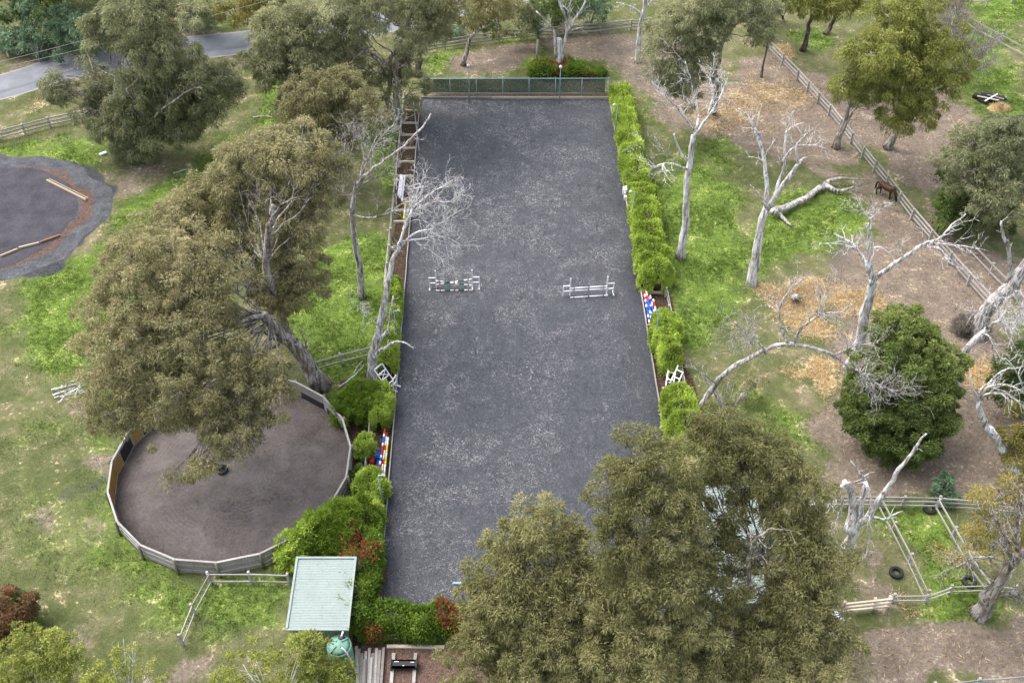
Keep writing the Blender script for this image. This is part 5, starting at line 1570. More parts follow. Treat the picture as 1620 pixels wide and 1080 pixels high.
nxs = np.linspace(nx0 + .35, nx1 - .3, 90)
nzs = np.linspace(.6, 2.18, 9)
vs = [(x, YN + .06 + .04 * math.sin(x * 2.1 + z * 3) + .02 * math.sin(x * 7), z) for x in nxs for z in nzs]
fs = [(i * 9 + j, (i + 1) * 9 + j, (i + 1) * 9 + j + 1, i * 9 + j + 1) for i in range(89) for j in range(8)]
mb.add(vs, fs, 0, True)
mb.build('netting', M['net'], net)
for xa, xb in ((nx0, nx0 + .42), (nx1, nx1 - .42)):
    mb = MB()
    mb.tube([(xa, YN - .05, 2.2), (xb, YN - .05, .6)] if xa > 0 else [(xb, YN - .05, 2.2), (xa + .1, YN - .05, .6)], .035, 6)
    mb.build('brace', M['steel'], net)
# corner post and slanting brace by the left corner
mb = MB()
mb.tube([G(657, 178), G(655, 178) + np.array([0, 0, 1.7])], .05, 8)
mb.tube([G(655, 178) + np.array([0, 0, 1.6]), G(663, 238)], .045, 8)
o = mb.build('brace_post', M['steel'], origin=G(657, 178))
setp(o, 'steel corner post with long slanting brace at the upper left of the arena', 'post')


# ------------------------------------------------------------------ lamp posts
def lamp(label, px, py, z=4.3, style='flood', base=None, rz=0.0):
    top = G(px, py, z)
    o = thing('lamp_post', label, 'lamp post', (top[0], top[1], 0), rz, 'slim lamp posts around the arena')
    mb = MB()
    mb.tube([(0, 0, -.1), (0, 0, z - .15)], [.055, .045], 10)
    mb.build('pole', M['teal_steel'], o, local=True)
    if style == 'flood':
        mb = MB()
        mb.bar((-.02, 0, z - .13), (.30, 0, z - .10), .05, .05)
        mb.build('arm', M['steel'], o, local=True)
        mb = MB()
        mb.box((.34, 0, z - .06), (.22, .22, .09), tilt=Matrix.Rotation(.35, 3, 'Y'))
        mb.box((.35, 0, z - .112), (.19, .19, .02), 0, 1, tilt=Matrix.Rotation(.35, 3, 'Y'))
        mb.build('lamp_head', [M['steel'], M['white']], o, local=True)
    elif style == 'tee':
        mb = MB()
        mb.bar((-.26, 0, z - .12), (.26, 0, z - .12), .06, .06)
        mb.build('arm', M['teal_steel'], o, local=True)
        mb = MB()
        mb.box((0, .06, z - .02), (.52, .18, .08), tilt=Matrix.Rotation(-.3, 3, 'X'))
        mb.build('lamp_head', M['teal_steel'], o, local=True)
    else:
        mb = MB()
        mb.lathe([(.05, z - .22), (.10, z - .16), (.16, z - .05), (.17, z + .02), (.10, z + .12), (.03, z + .2), (0.001, z + .22)], n=16)
        mb.build('lamp_head', M['white'], o, local=True)
    return o


lamp('slim lamp post with white globe behind the left half of the net screen', 741, 104, 4.3, 'globe')
lamp('slim lamp post with white globe at the foot of the forked dead tree', 887, 106, 4.3, 'globe')
lamp('slim steel lamp post rising from the top of the right hedge', 977, 165, 4.0, rz=math.pi)
lamp('slim steel lamp post rising from the hedge beside the white wing stack', 1004, 302, 4.0, rz=math.pi)
lamp('slim steel lamp post beside the red and blue poles', 1043, 490, 4.0, rz=math.pi)
lamp('slim steel lamp post in the narrow hedge by the leaning dead tree', 623, 490, 4.0)
lamp('slim steel lamp post in the hedge under the striped poles', 598, 750, 4.0)
lamp('slim teal lamp post with tee head at the bottom edge of the arena', 723, 923, 3.6, 'tee')


# ------------------------------------------------------------------ jumps
def wing(label, loc, rotz, group='white jump wings in the arena', tall=1.95):
    """tall inner upright at the origin, short outer upright at +x"""
    o = thing('jump_wing', label, 'jump wing', loc, rotz, group)
    mb = MB()
    mb.box((0, 0, tall / 2), (.095, .095, tall))
    mb.build('upright', M['white'], o, local=True)
    mb = MB()
    mb.box((.56, 0, .6), (.085, .085, 1.2))
    mb.build('upright', M['white'], o, local=True)
    for z in (1.15, .58):
        mb = MB()
        mb.bar((.05, 0, z), (.52, 0, z), .07, .08)
        mb.build('rail', M['white'], o, local=True)
    for x in (0, .56):
        mb = MB()
        mb.box((x, 0, .035), (.098, .62, .07))
        mb.build('foot', M['white'], o, local=True)
    return o


def pole(label, a, b, bands, mats, r=.055, group=None, n=10):
    """bands: list of (start, end, material index)"""
    a, b = np.array(a, float), np.array(b, float)
    mb = MB()
    for s, e, mi in bands:
        mb.tube([a + (b - a) * s, a + (b - a) * e], r, n, mi)
    o = mb.build('jump_pole', [M[m] for m in mats], origin=(a + b) / 2)
    return setp(o, label, 'jump pole', group)


E_ = [0, .10, .125, .20, .40, .49, .515, .60, .80, .875, .90, 1]
CB = [(0, .09, 0), (.09, .125, 1), (.125, .23, 0), (.23, .39, 2), (.39, .485, 0), (.485, .52, 1), (.52, .61, 0), (.61, .77, 2), (.77, .875, 0), (.875, .91, 1), (.91, 1, 0)]
cm = ['white', 'red', 'green_p']
L1, R1 = G(690.5, 456), G(747.5, 455)
d1 = norm(R1 - L1)
n1 = np.array([d1[1], -d1[0], 0])
rz1 = math.atan2(d1[1], d1[0])
wing('left wing of the green and white cross jump', L1, rz1 + math.pi)
wing('right wing of the green and white cross jump', R1, rz1)
GP_ = 'green white and red jump poles'
up3 = np.array([0, 0, 1.])
pole('upper green banded cross pole sloping down to the left', L1 + n1 * .11 + up3 * .50, R1 + n1 * .11 + up3 * 1.05, CB, cm, group=GP_)
pole('front green banded cross pole sloping down to the right', L1 + n1 * .24 + up3 * 1.05, R1 + n1 * .24 + up3 * .45, CB, cm, group=GP_)
pole('green banded pole lying on the sand under the cross jump', L1 + n1 * .42 + up3 * .12, R1 + n1 * .42 + up3 * .12, CB, cm, group=GP_)
L2, R2 = G(901.5, 468.5), G(959.5, 465)
d2 = norm(R2 - L2)
n2 = np.array([d2[1], -d2[0], 0])
rz2 = math.atan2(d2[1], d2[0])
wing('left wing of the plain white upright jump', L2, rz2 + math.pi)
wing('right wing of the plain white upright jump', R2, rz2)
WB = [(0, .085, 0), (.085, .11, 1), (.11, .485, 0), (.485, .515, 1), (.515, .89, 0), (.89, .915, 1), (.915, 1, 0)]
wm = ['white', 'black']
GW = 'white jump poles with black bands'
pole('top white rail of the upright jump', L2 + n2 * .12 + up3 * .98, R2 + n2 * .12 + up3 * .98, WB, wm, group=GW)
pole('lower white rail of the upright jump', L2 + n2 * .12 + up3 * .70, R2 + n2 * .12 + up3 * .70, WB, wm, group=GW)
pole('white pole lying on the sand under the upright jump', L2 + n2 * .30 + up3 * .12, R2 + n2 * .30 + up3 * .12, WB, wm, group=GW)


def bands(cols, start=0.0):
    n = len(cols)
    return [(i / n, (i + 1) / n, c) for i, c in enumerate(cols)]


GS = 'painted poles stacked beside the arena'
pm = ['red', 'white', 'blue_p', 'yellow_p']
ya, yb2 = Yg(686), Yg(752)
xl = edge_left((ya + yb2) / 2)
pole('red white and blue striped pole on top of the left stack', (xl - .62, ya, .62), (xl - .72, yb2, .55), bands([0, 0, 1, 2, 2, 1, 0, 0, 0, 1, 2, 1, 0, 0]), pm, .075, GS)
pole('yellow and white pole nearest the arena board in the left stack', (xl - .36, ya - .7, .42), (xl - .36, yb2 - .4, .36), bands([1, 1, 3, 3, 1, 3, 3, 1, 1, 3]), pm, .07, GS)
pole('red and white pole under the striped ones in the left stack', (xl - .50, ya - .2, .40), (xl - .55, yb2 - .1, .32), bands([0, 1, 1, 0, 1, 1, 0, 1, 1]), pm, .07, GS)
pole('blue pole at the outside of the left stack', (xl - .92, ya - 2.2, .22), (xl - .94, yb2 + .2, .22), bands([2, 2, 2, 2]), pm, .09, GS)
# two moulded filler blocks lying by the left stack
for lab, c, s, m_ in (('bright blue moulded filler block beside the left pole stack', (xl - 1.0, Yg(722), .28), (.34, .9, .34), 'blue_p'), ('dull red moulded filler block beside the left pole stack', (xl - 1.33, Yg(731), .22), (.3, .6, .28), 'red')):
    root = thing('filler_block', lab, 'jump block', (c[0], c[1], 0), 0, 'moulded jump blocks')
    mb = MB()
    mb.box((0, 0, c[2]), s)
    mb.build('body', M[m_], root, local=True)
    for sg in (-1, 1):
        mb = MB()
        mb.box((0, sg * s[1] * .32, c[2] + s[2] * .62), (s[0] * .8, s[1] * .22, s[2] * .26))
        mb.build('pole_cup', M[m_], root, local=True)
ya, yb2 = Yg(466), Yg(514)
for k, (off, z, cs, lab) in enumerate(((.28, .25, [0, 1, 0, 1, 2, 1, 2, 2, 2, 1, 2, 1], 'red white and blue pole nearest the arena board in the right stack'), (.44, .40, [1, 1, 0, 0, 2, 2, 2, 2, 1, 2, 1, 2], 'mostly blue pole lying on top of the right stack'), (.58, .24, [0, 0, 1, 2, 2, 1, 2, 2, 1, 1, 2, 1], 'blue and white pole in the middle of the right stack'))):
    pole(lab, (edge_right(ya) + off, ya, z), (edge_right(yb2) + off + .02, yb2, z), bands(cs), pm, .085, GS)
pole('short red and white pole leaning at the back of the right stack', (edge_right(Yg(480)) + .92, Yg(478), .30), (edge_right(Yg(490)) + 1.0, Yg(492), .2), bands([1, 0, 0, 1]), pm, .08, GS)
pole('yellow pole in the left mulch strip under the fine twigs', (edge_left(Yg(322)) - .62, Yg(322), .2), (edge_left(Yg(345)) - .62, Yg(349), .2), bands([3, 3, 3, 1, 3, 3]), pm, .09, GS)
pole('dark and white pole beside the red and white end in the right stack', (edge_right(Yg(470)) + .75, Yg(470), .22), (edge_right(Yg(500)) + .80, Yg(505), .22), bands([1, 2, 1, 2, 2, 1]), pm, .07, GS)

GWP = 'white planks and wings stored beside the arena'
y0_, y1_ = Yg(284), Yg(318)
for k, (off, z, w, da, db, lab) in enumerate(((1.28, .30, .16, .3, .4, 'outer white plank of the upper left stack'), (1.08, .42, .16, 0, 0, 'white plank on top of the upper left stack'), (.90, .25, .14, .2, -.3, 'inner white plank of the upper left stack'), (1.0, .12, .2, -.4, .8, 'lowest white plank of the upper left stack'))):
    mb = MB()
    mb.bar((edge_left(y0_) - off, y0_ + da, z), (edge_left(y1_) - off - .05, y1_ + db, z), w, .12)
    o = mb.build('white_plank', M['white'], origin=(edge_left(y0_) - off, (y0_ + y1_) / 2, 0))
    setp(o, lab, 'plank', GWP)
y = Yg(302)
wing('white jump wing lying at the end of the upper left plank stack', (edge_left(y) - .45, y, .05), 1.6, GWP, 1.5).rotation_euler = (math.radians(80), 0, 1.8)


def storage_gate(label, a, b, h=.5, brace=True):
    """an open white jump gate lying raised on one side"""
    a, b = np.array(a, float), np.array(b, float)
    o = thing('jump_gate', label, 'jump gate', (a[0], a[1], 0), group=GWP)
    d = norm(b - a)
    s = norm(np.cross(d, up3))
    for sg in (-1, 1):
        mb = MB()
        mb.bar(a + s * sg * h / 2, b + s * sg * h / 2, .07, .09)
        mb.build('rail', M['white'], o)
    for f in (0, .33, .66, 1):
        mb = MB()
        p = a + (b - a) * f
        mb.bar(p - s * (h / 2 - .03), p + s * (h / 2 - .03), .085, .07)
        mb.build('cross_bar', M['white'], o)
    if brace:
        mb = MB()
        mb.bar(a + (b - a) * .36 - s * h * .4, a + (b - a) * .64 + s * h * .4, .05, .05)
        mb.build('diagonal', M['white'], o)
        mb = MB()
        mb.bar(a + (b - a) * .36 + s * h * .4 + up3 * .055, a + (b - a) * .64 - s * h * .4 + up3 * .055, .05, .05)
        mb.build('diagonal', M['white'], o)
    return o


storage_gate('long white jump gate propped up at the foot of the leaning dead tree', G(598, 580, 1.7), G(616, 606, .55), .85)
wing('white jump wing lying beside the propped white gate', G(622, 606), 2.8, GWP, 1.3).rotation_euler = (math.radians(-72), 0, 2.9)
wing('white jump wing standing half hidden by the short left hedge', G(623, 618), 1.2, GWP, 1.1)
for k, (px, py, rx, rz, lab) in enumerate(((995, 300, -78, 1.75, 'white jump wing lying against the top of the right hedges'), (999, 299, -70, 1.62, 'second white jump wing lying against the top of the right hedges'), (988.5, 309, -80, 1.5, 'white jump wing nearest the arena between the upper right hedges'))):
    w_ = wing(lab, G(px, py, .35), 0, GWP, 1.7 if k < 2 else 1.0)
    w_.rotation_euler = (math.radians(rx), 0, rz - math.pi / 2)
mb = MB()
root = thing('jump_block', 'white moulded block at the arena board between the upper right hedges', 'jump block', G(988.5, 306), 0, 'moulded jump blocks')
mb.box((0, 0, .32), (.42, .55, .56))
mb.build('body', M['white'], root, local=True)
mb = MB()
mb.box((0, -.9, .2), (.32, .40, .36))
mb.build('step', M['white'], root, local=True)
for k, (px, py, rx, rz, lab) in enumerate(((1053, 611, -60, 1.35, 'white jump wing lying lowest in the right hand gap'), (1056, 600, -68, 1.7, 'white jump wing leaning highest in the right hand gap'), (1049, 617, -80, .3, 'white jump wing nearest the arena in the right hand gap'), (1060, 606, -50, 1.0, 'white jump wing at the back of the right hand gap'))):
    w_ = wing(lab, G(px, py, .30), 0, GWP, 1.5)
    w_.rotation_euler = (math.radians(rx), 0, rz - math.pi / 2)


# ------------------------------------------------------------------ sheds, tanks, timber
def sheet(name, x0, x1, y0, y1, z0, z1, mat, parent, pitch=.105, amp=.017, along='x'):
    """corrugated sheet; the ribs run along x, height runs from z0 at y0 to z1 at y1"""
    mb = MB()
    if along == 'x':
        n = int((y1 - y0) / pitch * 4)
        ys_ = np.linspace(y0, y1, n + 1)
        vs, fs = [], []
        for i, yv in enumerate(ys_):
            z = z0 + (z1 - z0) * i / n + amp * (1, .35, -1, .35)[i % 4]
            vs += [(x0, yv, z), (x1, yv, z)]
        for i in range(n):
            fs.append((2 * i, 2 * i + 1, 2 * i + 3, 2 * i + 2))
    else:
        n = int((x1 - x0) / pitch * 4)
        xs_ = np.linspace(x0, x1, n + 1)
        vs, fs = [], []
        for i, xv in enumerate(xs_):
            d_ = amp * (1, .35, -1, .35)[i % 4]
            vs += [(xv, y0, z0 + d_), (xv, y1, z1 + d_)]
        for i in range(n):
            fs.append((2 * i + 1, 2 * i, 2 * i + 2, 2 * i + 3))
    mb.add(vs, fs)
    return mb.build(name, mat, parent)


def wall_sheet(a, b, h0, h1, parent, pitch=.19, amp=.02, mat=None):
    """upright ribbed wall from a to b"""
    a, b = np.array(a, float), np.array(b, float)
    d = b - a
    L = np.linalg.norm(d)
    d /= L
    nn_ = np.array([d[1], -d[0], 0])
    n = int(L / pitch * 4)
    vs, fs = [], []
    for i in range(n + 1):
        p = a + d * L * i / n + nn_ * amp * (0, 0, 1, 1)[i % 4]
        vs += [tuple(p), (p[0], p[1], h0 + (h1 - h0) * i / n)]
    for i in range(n):
        fs.append((2 * i, 2 * i + 2, 2 * i + 3, 2 * i + 1))
    mb = MB()
    mb.add(vs, fs)
    return mb.build('wall', mat or M['mint_wall'], parent)


shed = thing('shed', 'mint green corrugated shed beside the red tipped hedge', 'shed', (-11.4, 34.3, 0))
sx0, sx1, sy0, sy1 = -13.2, -9.85, 32.25, 36.6
zf, zb = 2.55, 2.95
sheet('roof', sx0 - .12, sx1 + .12, sy0 - .12, sy1 + .12, zf, zb, M['mint'], shed, .17, .013)
for (a, b, h0, h1) in (((sx0, sy0, 0), (sx1, sy0, 0), zf - .04, zf - .04), ((sx1, sy0, 0), (sx1, sy1, 0), zf - .04, zb - .04), ((sx1, sy1, 0), (sx0, sy1, 0), zb - .04, zb - .04), ((sx0, sy1, 0), (sx0, sy0, 0), zb - .04, zf - .04)):
    wall_sheet(a, b, h0, h1, shed)
for (a, b) in (((sx0 - .14, sy0 - .15, zf), (sx0 - .14, sy1 + .15, zb + .02)), ((sx1 + .14, sy0 - .15, zf), (sx1 + .14, sy1 + .15, zb + .02)), ((sx0 - .2, sy1 + .15, zb + .02), (sx1 + .2, sy1 + .15, zb + .02))):
    mb = MB()
    mb.bar(np.array(a) + up3 * .015, np.array(b) + up3 * .015, .13, .13)
    mb.build('barge_cap', M['mint'], shed)
mb = MB()
mb.bar((sx0 - .2, sy0 - .19, zf - .03), (sx1 + .2, sy0 - .19, zf - .03), .12, .11)
mb.build('gutter', M['mint'], shed)

barn = thing('shed', 'long mint roofed shed hidden under the big gums at the lower right', 'shed', (13.9, 37.8, 0))
bx0, bx1, by0, by1 = 12.15, 15.75, 33.7, 42.2
sheet('roof', bx0 - .1, bx1 + .1, by0 - .1, by1 + .1, 2.9, 3.05, M['mint'], barn, .21, .02)
for (a, b) in (((bx0, by0, 0), (bx1, by0, 0)), ((bx1, by0, 0), (bx1, by1, 0)), ((bx1, by1, 0), (bx0, by1, 0)), ((bx0, by1, 0), (bx0, by0, 0))):
    wall_sheet(a, b, 2.83, 2.83, barn)
for x in (bx0 - .11, bx1 + .11):
    mb = MB()
    mb.bar((x, by0 - .12, 2.94), (x, by1 + .12, 3.09), .13, .12)
    mb.build('barge_cap', M['mint'], barn)


def tank(label, c, r, h, pipe=None):
    o = thing('water_tank', label, 'water tank', (c[0], c[1], 0), 0, 'round green water tanks')
    mb = MB()
    prof = [(r, 0)]
    for k in range(9):
        z = h * (k + .2) / 9
        prof += [(r, z), (r, z + h / 9 * .55), (r - .02, z + h / 9 * .62), (r - .02, z + h / 9 * .92)]
    prof += [(r, h), (r - .06, h + .05)]
    mb.lathe(prof, n=40)
    mb.build('body', M['tank'], o, local=True)
    mb = MB()
    mb.lathe([(r - .03, h + .03), (r * .6, h + .15), (r * .22, h + .27), (0.001, h + .29)], n=40)
    for k in range(4):
        a = math.pi / 4 + k * math.pi / 2
        mb.bar((.2 * math.cos(a), .2 * math.sin(a), h + .30), ((r - .06) * math.cos(a), (r - .06) * math.sin(a), h + .09), .09, .06)
    mb.build('lid', M['tank'], o, local=True)
    mb = MB()
    mb.lathe([(.20, h + .13), (.20, h + .24), (.16, h + .26), (.0011, h + .26)], c=(.12, r * .62, 0), n=20)
    mb.build('inlet_strainer', M['black'], o, local=True)
    if pipe:
        mb = MB()
        mb.tube(curve([np.array(p) for p in pipe]), .055, 10)
        mb.build('overflow_pipe', M['white'], o, local=True)
        mb = MB()
        mb.tube([(.12, r * .62, h + .22), (.16, r * .66, h + .42), (.22, r * .9, h + .5)], .06, 10)
        mb.build('inlet_pipe', M['white'], o, local=True)
    return o


tc = G(536, 1020, 2.2)
tank('round green water tank with white pipe below the mint shed', tc, .74, 2.1, [(.22, -.28, 2.45), (.42, -.42, 2.30), (.60, -.55, 1.9), (.74, -.66, 1.2), (.86, -.72, .5)])
tc = G(1192, 940, 1.6)
tank('round green water tank glimpsed through the gums beside the hidden shed', tc, .9, 1.5)

GB = 'old grey sleepers stacked beside the water tank'
spots = [(564, 1022, 566, 1090), (568.5, 1026, 565, 1090), (573, 1033, 570, 1092), (579, 1030, 577, 1092), (584.5, 1025, 583, 1092), (590, 1033, 588, 1094), (596, 1025, 592, 1094), (601, 1028, 597, 1094), (607, 1024, 602, 1094), (588, 1040, 584, 1096), (577, 1042, 574, 1096)]
labs = ['grey sleeper touching the water tank, leftmost of the stack', 'dark sleeper second from the water tank', 'grey sleeper third from the water tank', 'grey sleeper fourth from the water tank', 'long brown sleeper in the middle of the stack', 'pale sleeper just right of the middle of the stack', 'long dark sleeper third from the right of the stack', 'grey sleeper second from the right of the stack', 'long pale sleeper at the right of the stack beside the wood chip', 'short sleeper lying on top of the middle of the stack', 'short sleeper lying on top of the left half of the stack']
for k, ((xa, ya_, xb, yb_), lab) in enumerate(zip(spots, labs)):
    z = .14 + (.22 if k >= 9 else RNG.uniform(0, .12))
    a, b = G(xa, ya_, z), G(xb, yb_, z)
    mb = MB()
    mb.bar(a, b, RNG.uniform(.14, .19), .13)
    o = mb.build('sleeper', M['grey_wood'] if k % 3 else M['fence_wood'], origin=(a + b) / 2)
    setp(o, lab, 'sleeper', GB)
for k, (xa, ya_, xb, yb_, lab, z) in enumerate(((612, 1022, 703, 1023, 'long pale sleeper edging the wood chip below the bottom hedge', .12), (655, 1018.5, 676, 1019, 'short pale beam behind the sleeper that edges the wood chip', .1), (700, 1020, 760, 1021, 'thin pale board at the right end of the wood chip edge', .05), (683, 1035, 712, 1020, 'thin pale stick lying aslant at the wood chip edge', .1))):
    a, b = G(xa, ya_, z), G(xb, yb_, z)
    mb = MB()
    if k == 3:
        mb.tube([a, b], .03, 6)
    else:
        mb.bar(a, b, .2 if k < 2 else .08, .16 if k < 2 else .06)
    o = mb.build('sleeper' if k < 3 else 'stick', M['pale_wood'], origin=(a + b) / 2)
    setp(o, lab, 'sleeper' if k < 3 else 'stick')
for (xa, ya_, xb, yb_, lab) in ((623, 1033, 619, 1080, 'left grey bearer under the black implement'), (657.5, 1033, 654.5, 1080, 'right grey bearer under the black implement')):
    mb = MB()
    a, b = G(xa, ya_, .09), G(xb, yb_, .09)
    mb.bar(a, b, .2, .16)
    o = mb.build('bearer', M['fence_wood'], origin=(a + b) / 2)
    setp(o, lab, 'sleeper', 'timber bearers under the black implement')
a, b = G(618, 1050, .45), G(660, 1049, .45)
imp = thing('implement', 'black oblong implement resting on two grey bearers', 'implement', ((a + b) / 2 * np.array([1, 1, 0])))
L_ = np.linalg.norm(b - a)
mb = MB()
mb.box((0, 0, .44), (L_ - .12, .5, .14))
mb.box((0, .2, .36), (L_ - .2, .1, .3))
mb.box((0, -.2, .36), (L_ - .2, .1, .3))
mb.build('frame', M['black'], imp, local=True)
for sg in (-1, 1):
    mb = MB()
    mb.box((sg * (L_ / 2 - .03), 0, .40), (.06, .62, .46))
    mb.build('end_plate', M['black'], imp, local=True)
for x, y, w in ((-.45, .12, .26), (-.02, -.14, .10), (.5, .08, .22)):
    mb = MB()
    mb.box((x, y, .5165), (w, .035, .006))
    mb.build('decal', M['white'], imp, local=True)


# ------------------------------------------------------------------ vehicles under the trees
def loft(mb, sections, mi=0, smooth=True, cap=True):
    n = len(sections[0])
    vs = [p for s in sections for p in s]
    fs = []
    for i in range(len(sections) - 1):
        for j in range(n):
            j2 = (j + 1) % n
            fs.append((i * n + j, i * n + j2, (i + 1) * n + j2, (i + 1) * n + j))
    if cap:
        fs.append(tuple(range(n - 1, -1, -1)))
        fs.append(tuple((len(sections) - 1) * n + j for j in range(n)))
    mb.add(vs, fs, mi, smooth)


def rsec(x, w, z0, z1, n=16, p=.35):
    out = []
    for k in range(n):
        a = 2 * math.pi * k / n
        ca, sa = math.cos(a), math.sin(a)
        out.append((x, math.copysign(abs(ca) ** p, ca) * w / 2, (z0 + z1) / 2 + math.copysign(abs(sa) ** p, sa) * (z1 - z0) / 2))
    return out


def wheel(parent, c, r=.33, w=.2):
    o = bpy.data.objects.new('wheel', None)
    COL.objects.link(o)
    o.parent = parent
    o.location = c
    mb = MB()
    mb.lathe([(r * .6, -w / 2), (r * .94, -w / 2), (r, -w / 3), (r, w / 3), (r * .94, w / 2), (r * .6, w / 2)], n=24, closed=True)
    t_ = mb.build('tyre', M['rubber'], o, local=True)
    t_.rotation_euler = (math.pi / 2, 0, 0)
    mb = MB()
    mb.lathe([(.001, -w * .3), (r * .61, -w * .3), (r * .61, w * .3), (.001, w * .3)], n=16)
    t_ = mb.build('rim', M['steel'], o, local=True)
    t_.rotation_euler = (math.pi / 2, 0, 0)


p = G(862, 1016, 1.2)
car = thing('parked_car', 'white car glimpsed through the lower middle gum', 'car', (p[0], p[1], 0), math.radians(3))
mb = MB()
loft(mb, [rsec(-2.1, 1.45, .45, .85), rsec(-2.0, 1.62, .32, .98), rsec(-1.2, 1.75, .28, 1.0), rsec(.6, 1.76, .28, .98), rsec(1.6, 1.7, .3, .92), rsec(2.0, 1.55, .36, .8), rsec(2.12, 1.3, .45, .7)])
mb.build('body', M['car_white'], car, local=True)
mb = MB()
loft(mb, [rsec(-1.95, 1.3, .9, 1.05), rsec(-1.5, 1.4, .9, 1.38), rsec(-.9, 1.42, .9, 1.46), rsec(.1, 1.4, .9, 1.42), rsec(.55, 1.36, .9, 1.2), rsec(.95, 1.3, .9, .99)])
mb.build('windows', M['glass'], car, local=True)
mb = MB()
loft(mb, [rsec(-1.62, 1.24, 1.30, 1.41), rsec(-1.3, 1.34, 1.38, 1.49), rsec(-.4, 1.34, 1.40, 1.50), rsec(.2, 1.26, 1.33, 1.44)])
mb.build('roof', M['car_white'], car, local=True)
for x in (-1.3, 1.3):
    for y in (-.78, .78):
        wheel(car, (x, y, .33))
p = G(1312, 975, 1.9)
tra = thing('horse_trailer', 'white trailer roof showing beside the thick pale logs', 'trailer', (p[0], p[1], 0), math.radians(-62))
mb = MB()
loft(mb, [rsec(-1.1, 1.35, .5, 1.85), rsec(-1.0, 1.5, .42, 2.0), rsec(1.0, 1.5, .42, 2.0), rsec(1.35, 1.2, .5, 1.75)])
mb.build('body', M['car_white'], tra, local=True)
mb = MB()
mb.box((-.1, 0, .40), (2.3, 1.56, .10))
mb.build('chassis', M['black'], tra, local=True)
mb = MB()
mb.bar((1.2, 0, .42), (2.2, 0, .42), .09, .09)
mb.build('drawbar', M['steel'], tra, local=True)
for y in (-.84, .84):
    wheel(tra, (-.15, y, .30), .30, .17)

# ------------------------------------------------------------------ timber lying about
def log(label, pts, r0, r1, bark='dead_grey', name='log', cat='log', twigs=4, z=None, group=None):
    mb = MB()
    P = [G(q[0], q[1], q[2]) for q in pts[0]]
    limb(mb, P, r0, r1, twigs, .8, 0, .1, n=12, rough=.13, jit=.12)
    for sub in pts[1:]:
        limb(mb, [G(q[0], q[1], q[2]) for q in sub], r1 * 1.1, r1 * .4, 2, .6, 0, .1, n=7, rough=.05, jit=.05)
    o = mb.build(name, M[bark], origin=P[0] * np.array([1, 1, 0]))
    return setp(o, label, cat, group)


log('thick fallen grey limb lying at the foot of the antler shaped dead tree', [[(1222, 336, .7), (1240, 328, .6), (1262, 316, .5), (1285, 302, .45), (1306, 291, .5)], [(1304, 292, .5), (1316, 284, .7), (1335, 282, .8), (1360, 284, .6)], [(1306, 293, .5), (1320, 301, .4), (1335, 301, .4), (1352, 295, .5)], [(1228, 332, .6), (1240, 345, .3), (1252, 357, .2)]], .34, .24, twigs=9, name='fallen_branch', cat='fallen branch')
log('short grey stump standing in the straw', [[(1257, 470, 0), (1257.5, 470, .8)]], .34, .27, name='tree_stump', cat='stump', twigs=0)
log('crooked fallen stick on the grass below the leaning gum', [[(534, 614, .1), (548, 602, .25), (560, 590, .3), (575, 578, .35)], [(560, 590, .3), (566, 578, .5), (574, 570, .6)]], .07, .04, twigs=2, name='fallen_branch', cat='fallen branch', bark='dead')
log('white forked stick lying on grass below the bushy roadside gum', [[(275, 274, .08), (285, 270, .1), (300, 267, .1)]], .06, .03, twigs=1, name='fallen_branch', cat='fallen branch', bark='dead')
log('small pale stick on the grass below the long rusty gum', [[(400, 186, .06), (418, 183, .1), (432, 186, .1)]], .06, .03, twigs=2, name='fallen_branch', cat='fallen branch', bark='dead')
stk = thing('stick_pile', 'pile of bleached sticks and branches on the left paddock', 'stick pile', G(105, 625))
for k, (xa, ya_, xb, yb_, r, z) in enumerate(((82, 617, 122, 607, .12, .35), (84, 625, 118, 613, .09, .25), (92, 637, 118, 612, .05, .3), (97, 610, 118, 601, .07, .2), (110, 622, 136, 607, .10, .3), (95, 628, 134, 616, .05, .45), (118, 628, 130, 603, .06, .5), (86, 629, 112, 621, .05, .2), (125, 624, 160, 602, .05, .25))):
    mb = MB()
    limb(mb, [G(xa, ya_, z * .6), G((xa + xb) / 2, (ya_ + yb_) / 2, z), G(xb, yb_, z * .9)], r, r * .5, 4, .7, 0, .1, n=6, jit=.08)
    mb.build('branch', M['dead'], stk)
rub = thing('debris_heap', 'dark heap of rubber and timber scraps on the green field', 'debris heap', G(1563, 158))
for k, (xa, ya_, xb, yb_, w, h, m_, z) in enumerate(((1540, 151, 1556, 156, .6, .35, 'black', .2), (1555, 154, 1588, 158, 1.0, .3, 'rubber', .2), (1552, 150, 1570, 151, .5, .25, 'black', .25), (1572, 158, 1590, 155, .7, .2, 'rubber', .3), (1546, 152, 1580, 159, .13, .10, 'pale_wood', .50), (1562, 150, 1588, 157, .12, .08, 'fence_wood', .52), (1558, 160, 1578, 149, .12, .08, 'white', .56), (1548, 157, 1563, 163, .4, .2, 'rubber', .2))):
    mb = MB()
    mb.bar(G(xa, ya_, z), G(xb, yb_, z + .05), w, h)
    mb.build('board' if m_ in ('pale_wood', 'fence_wood', 'white') else 'rubber_sheet', M[m_], rub)


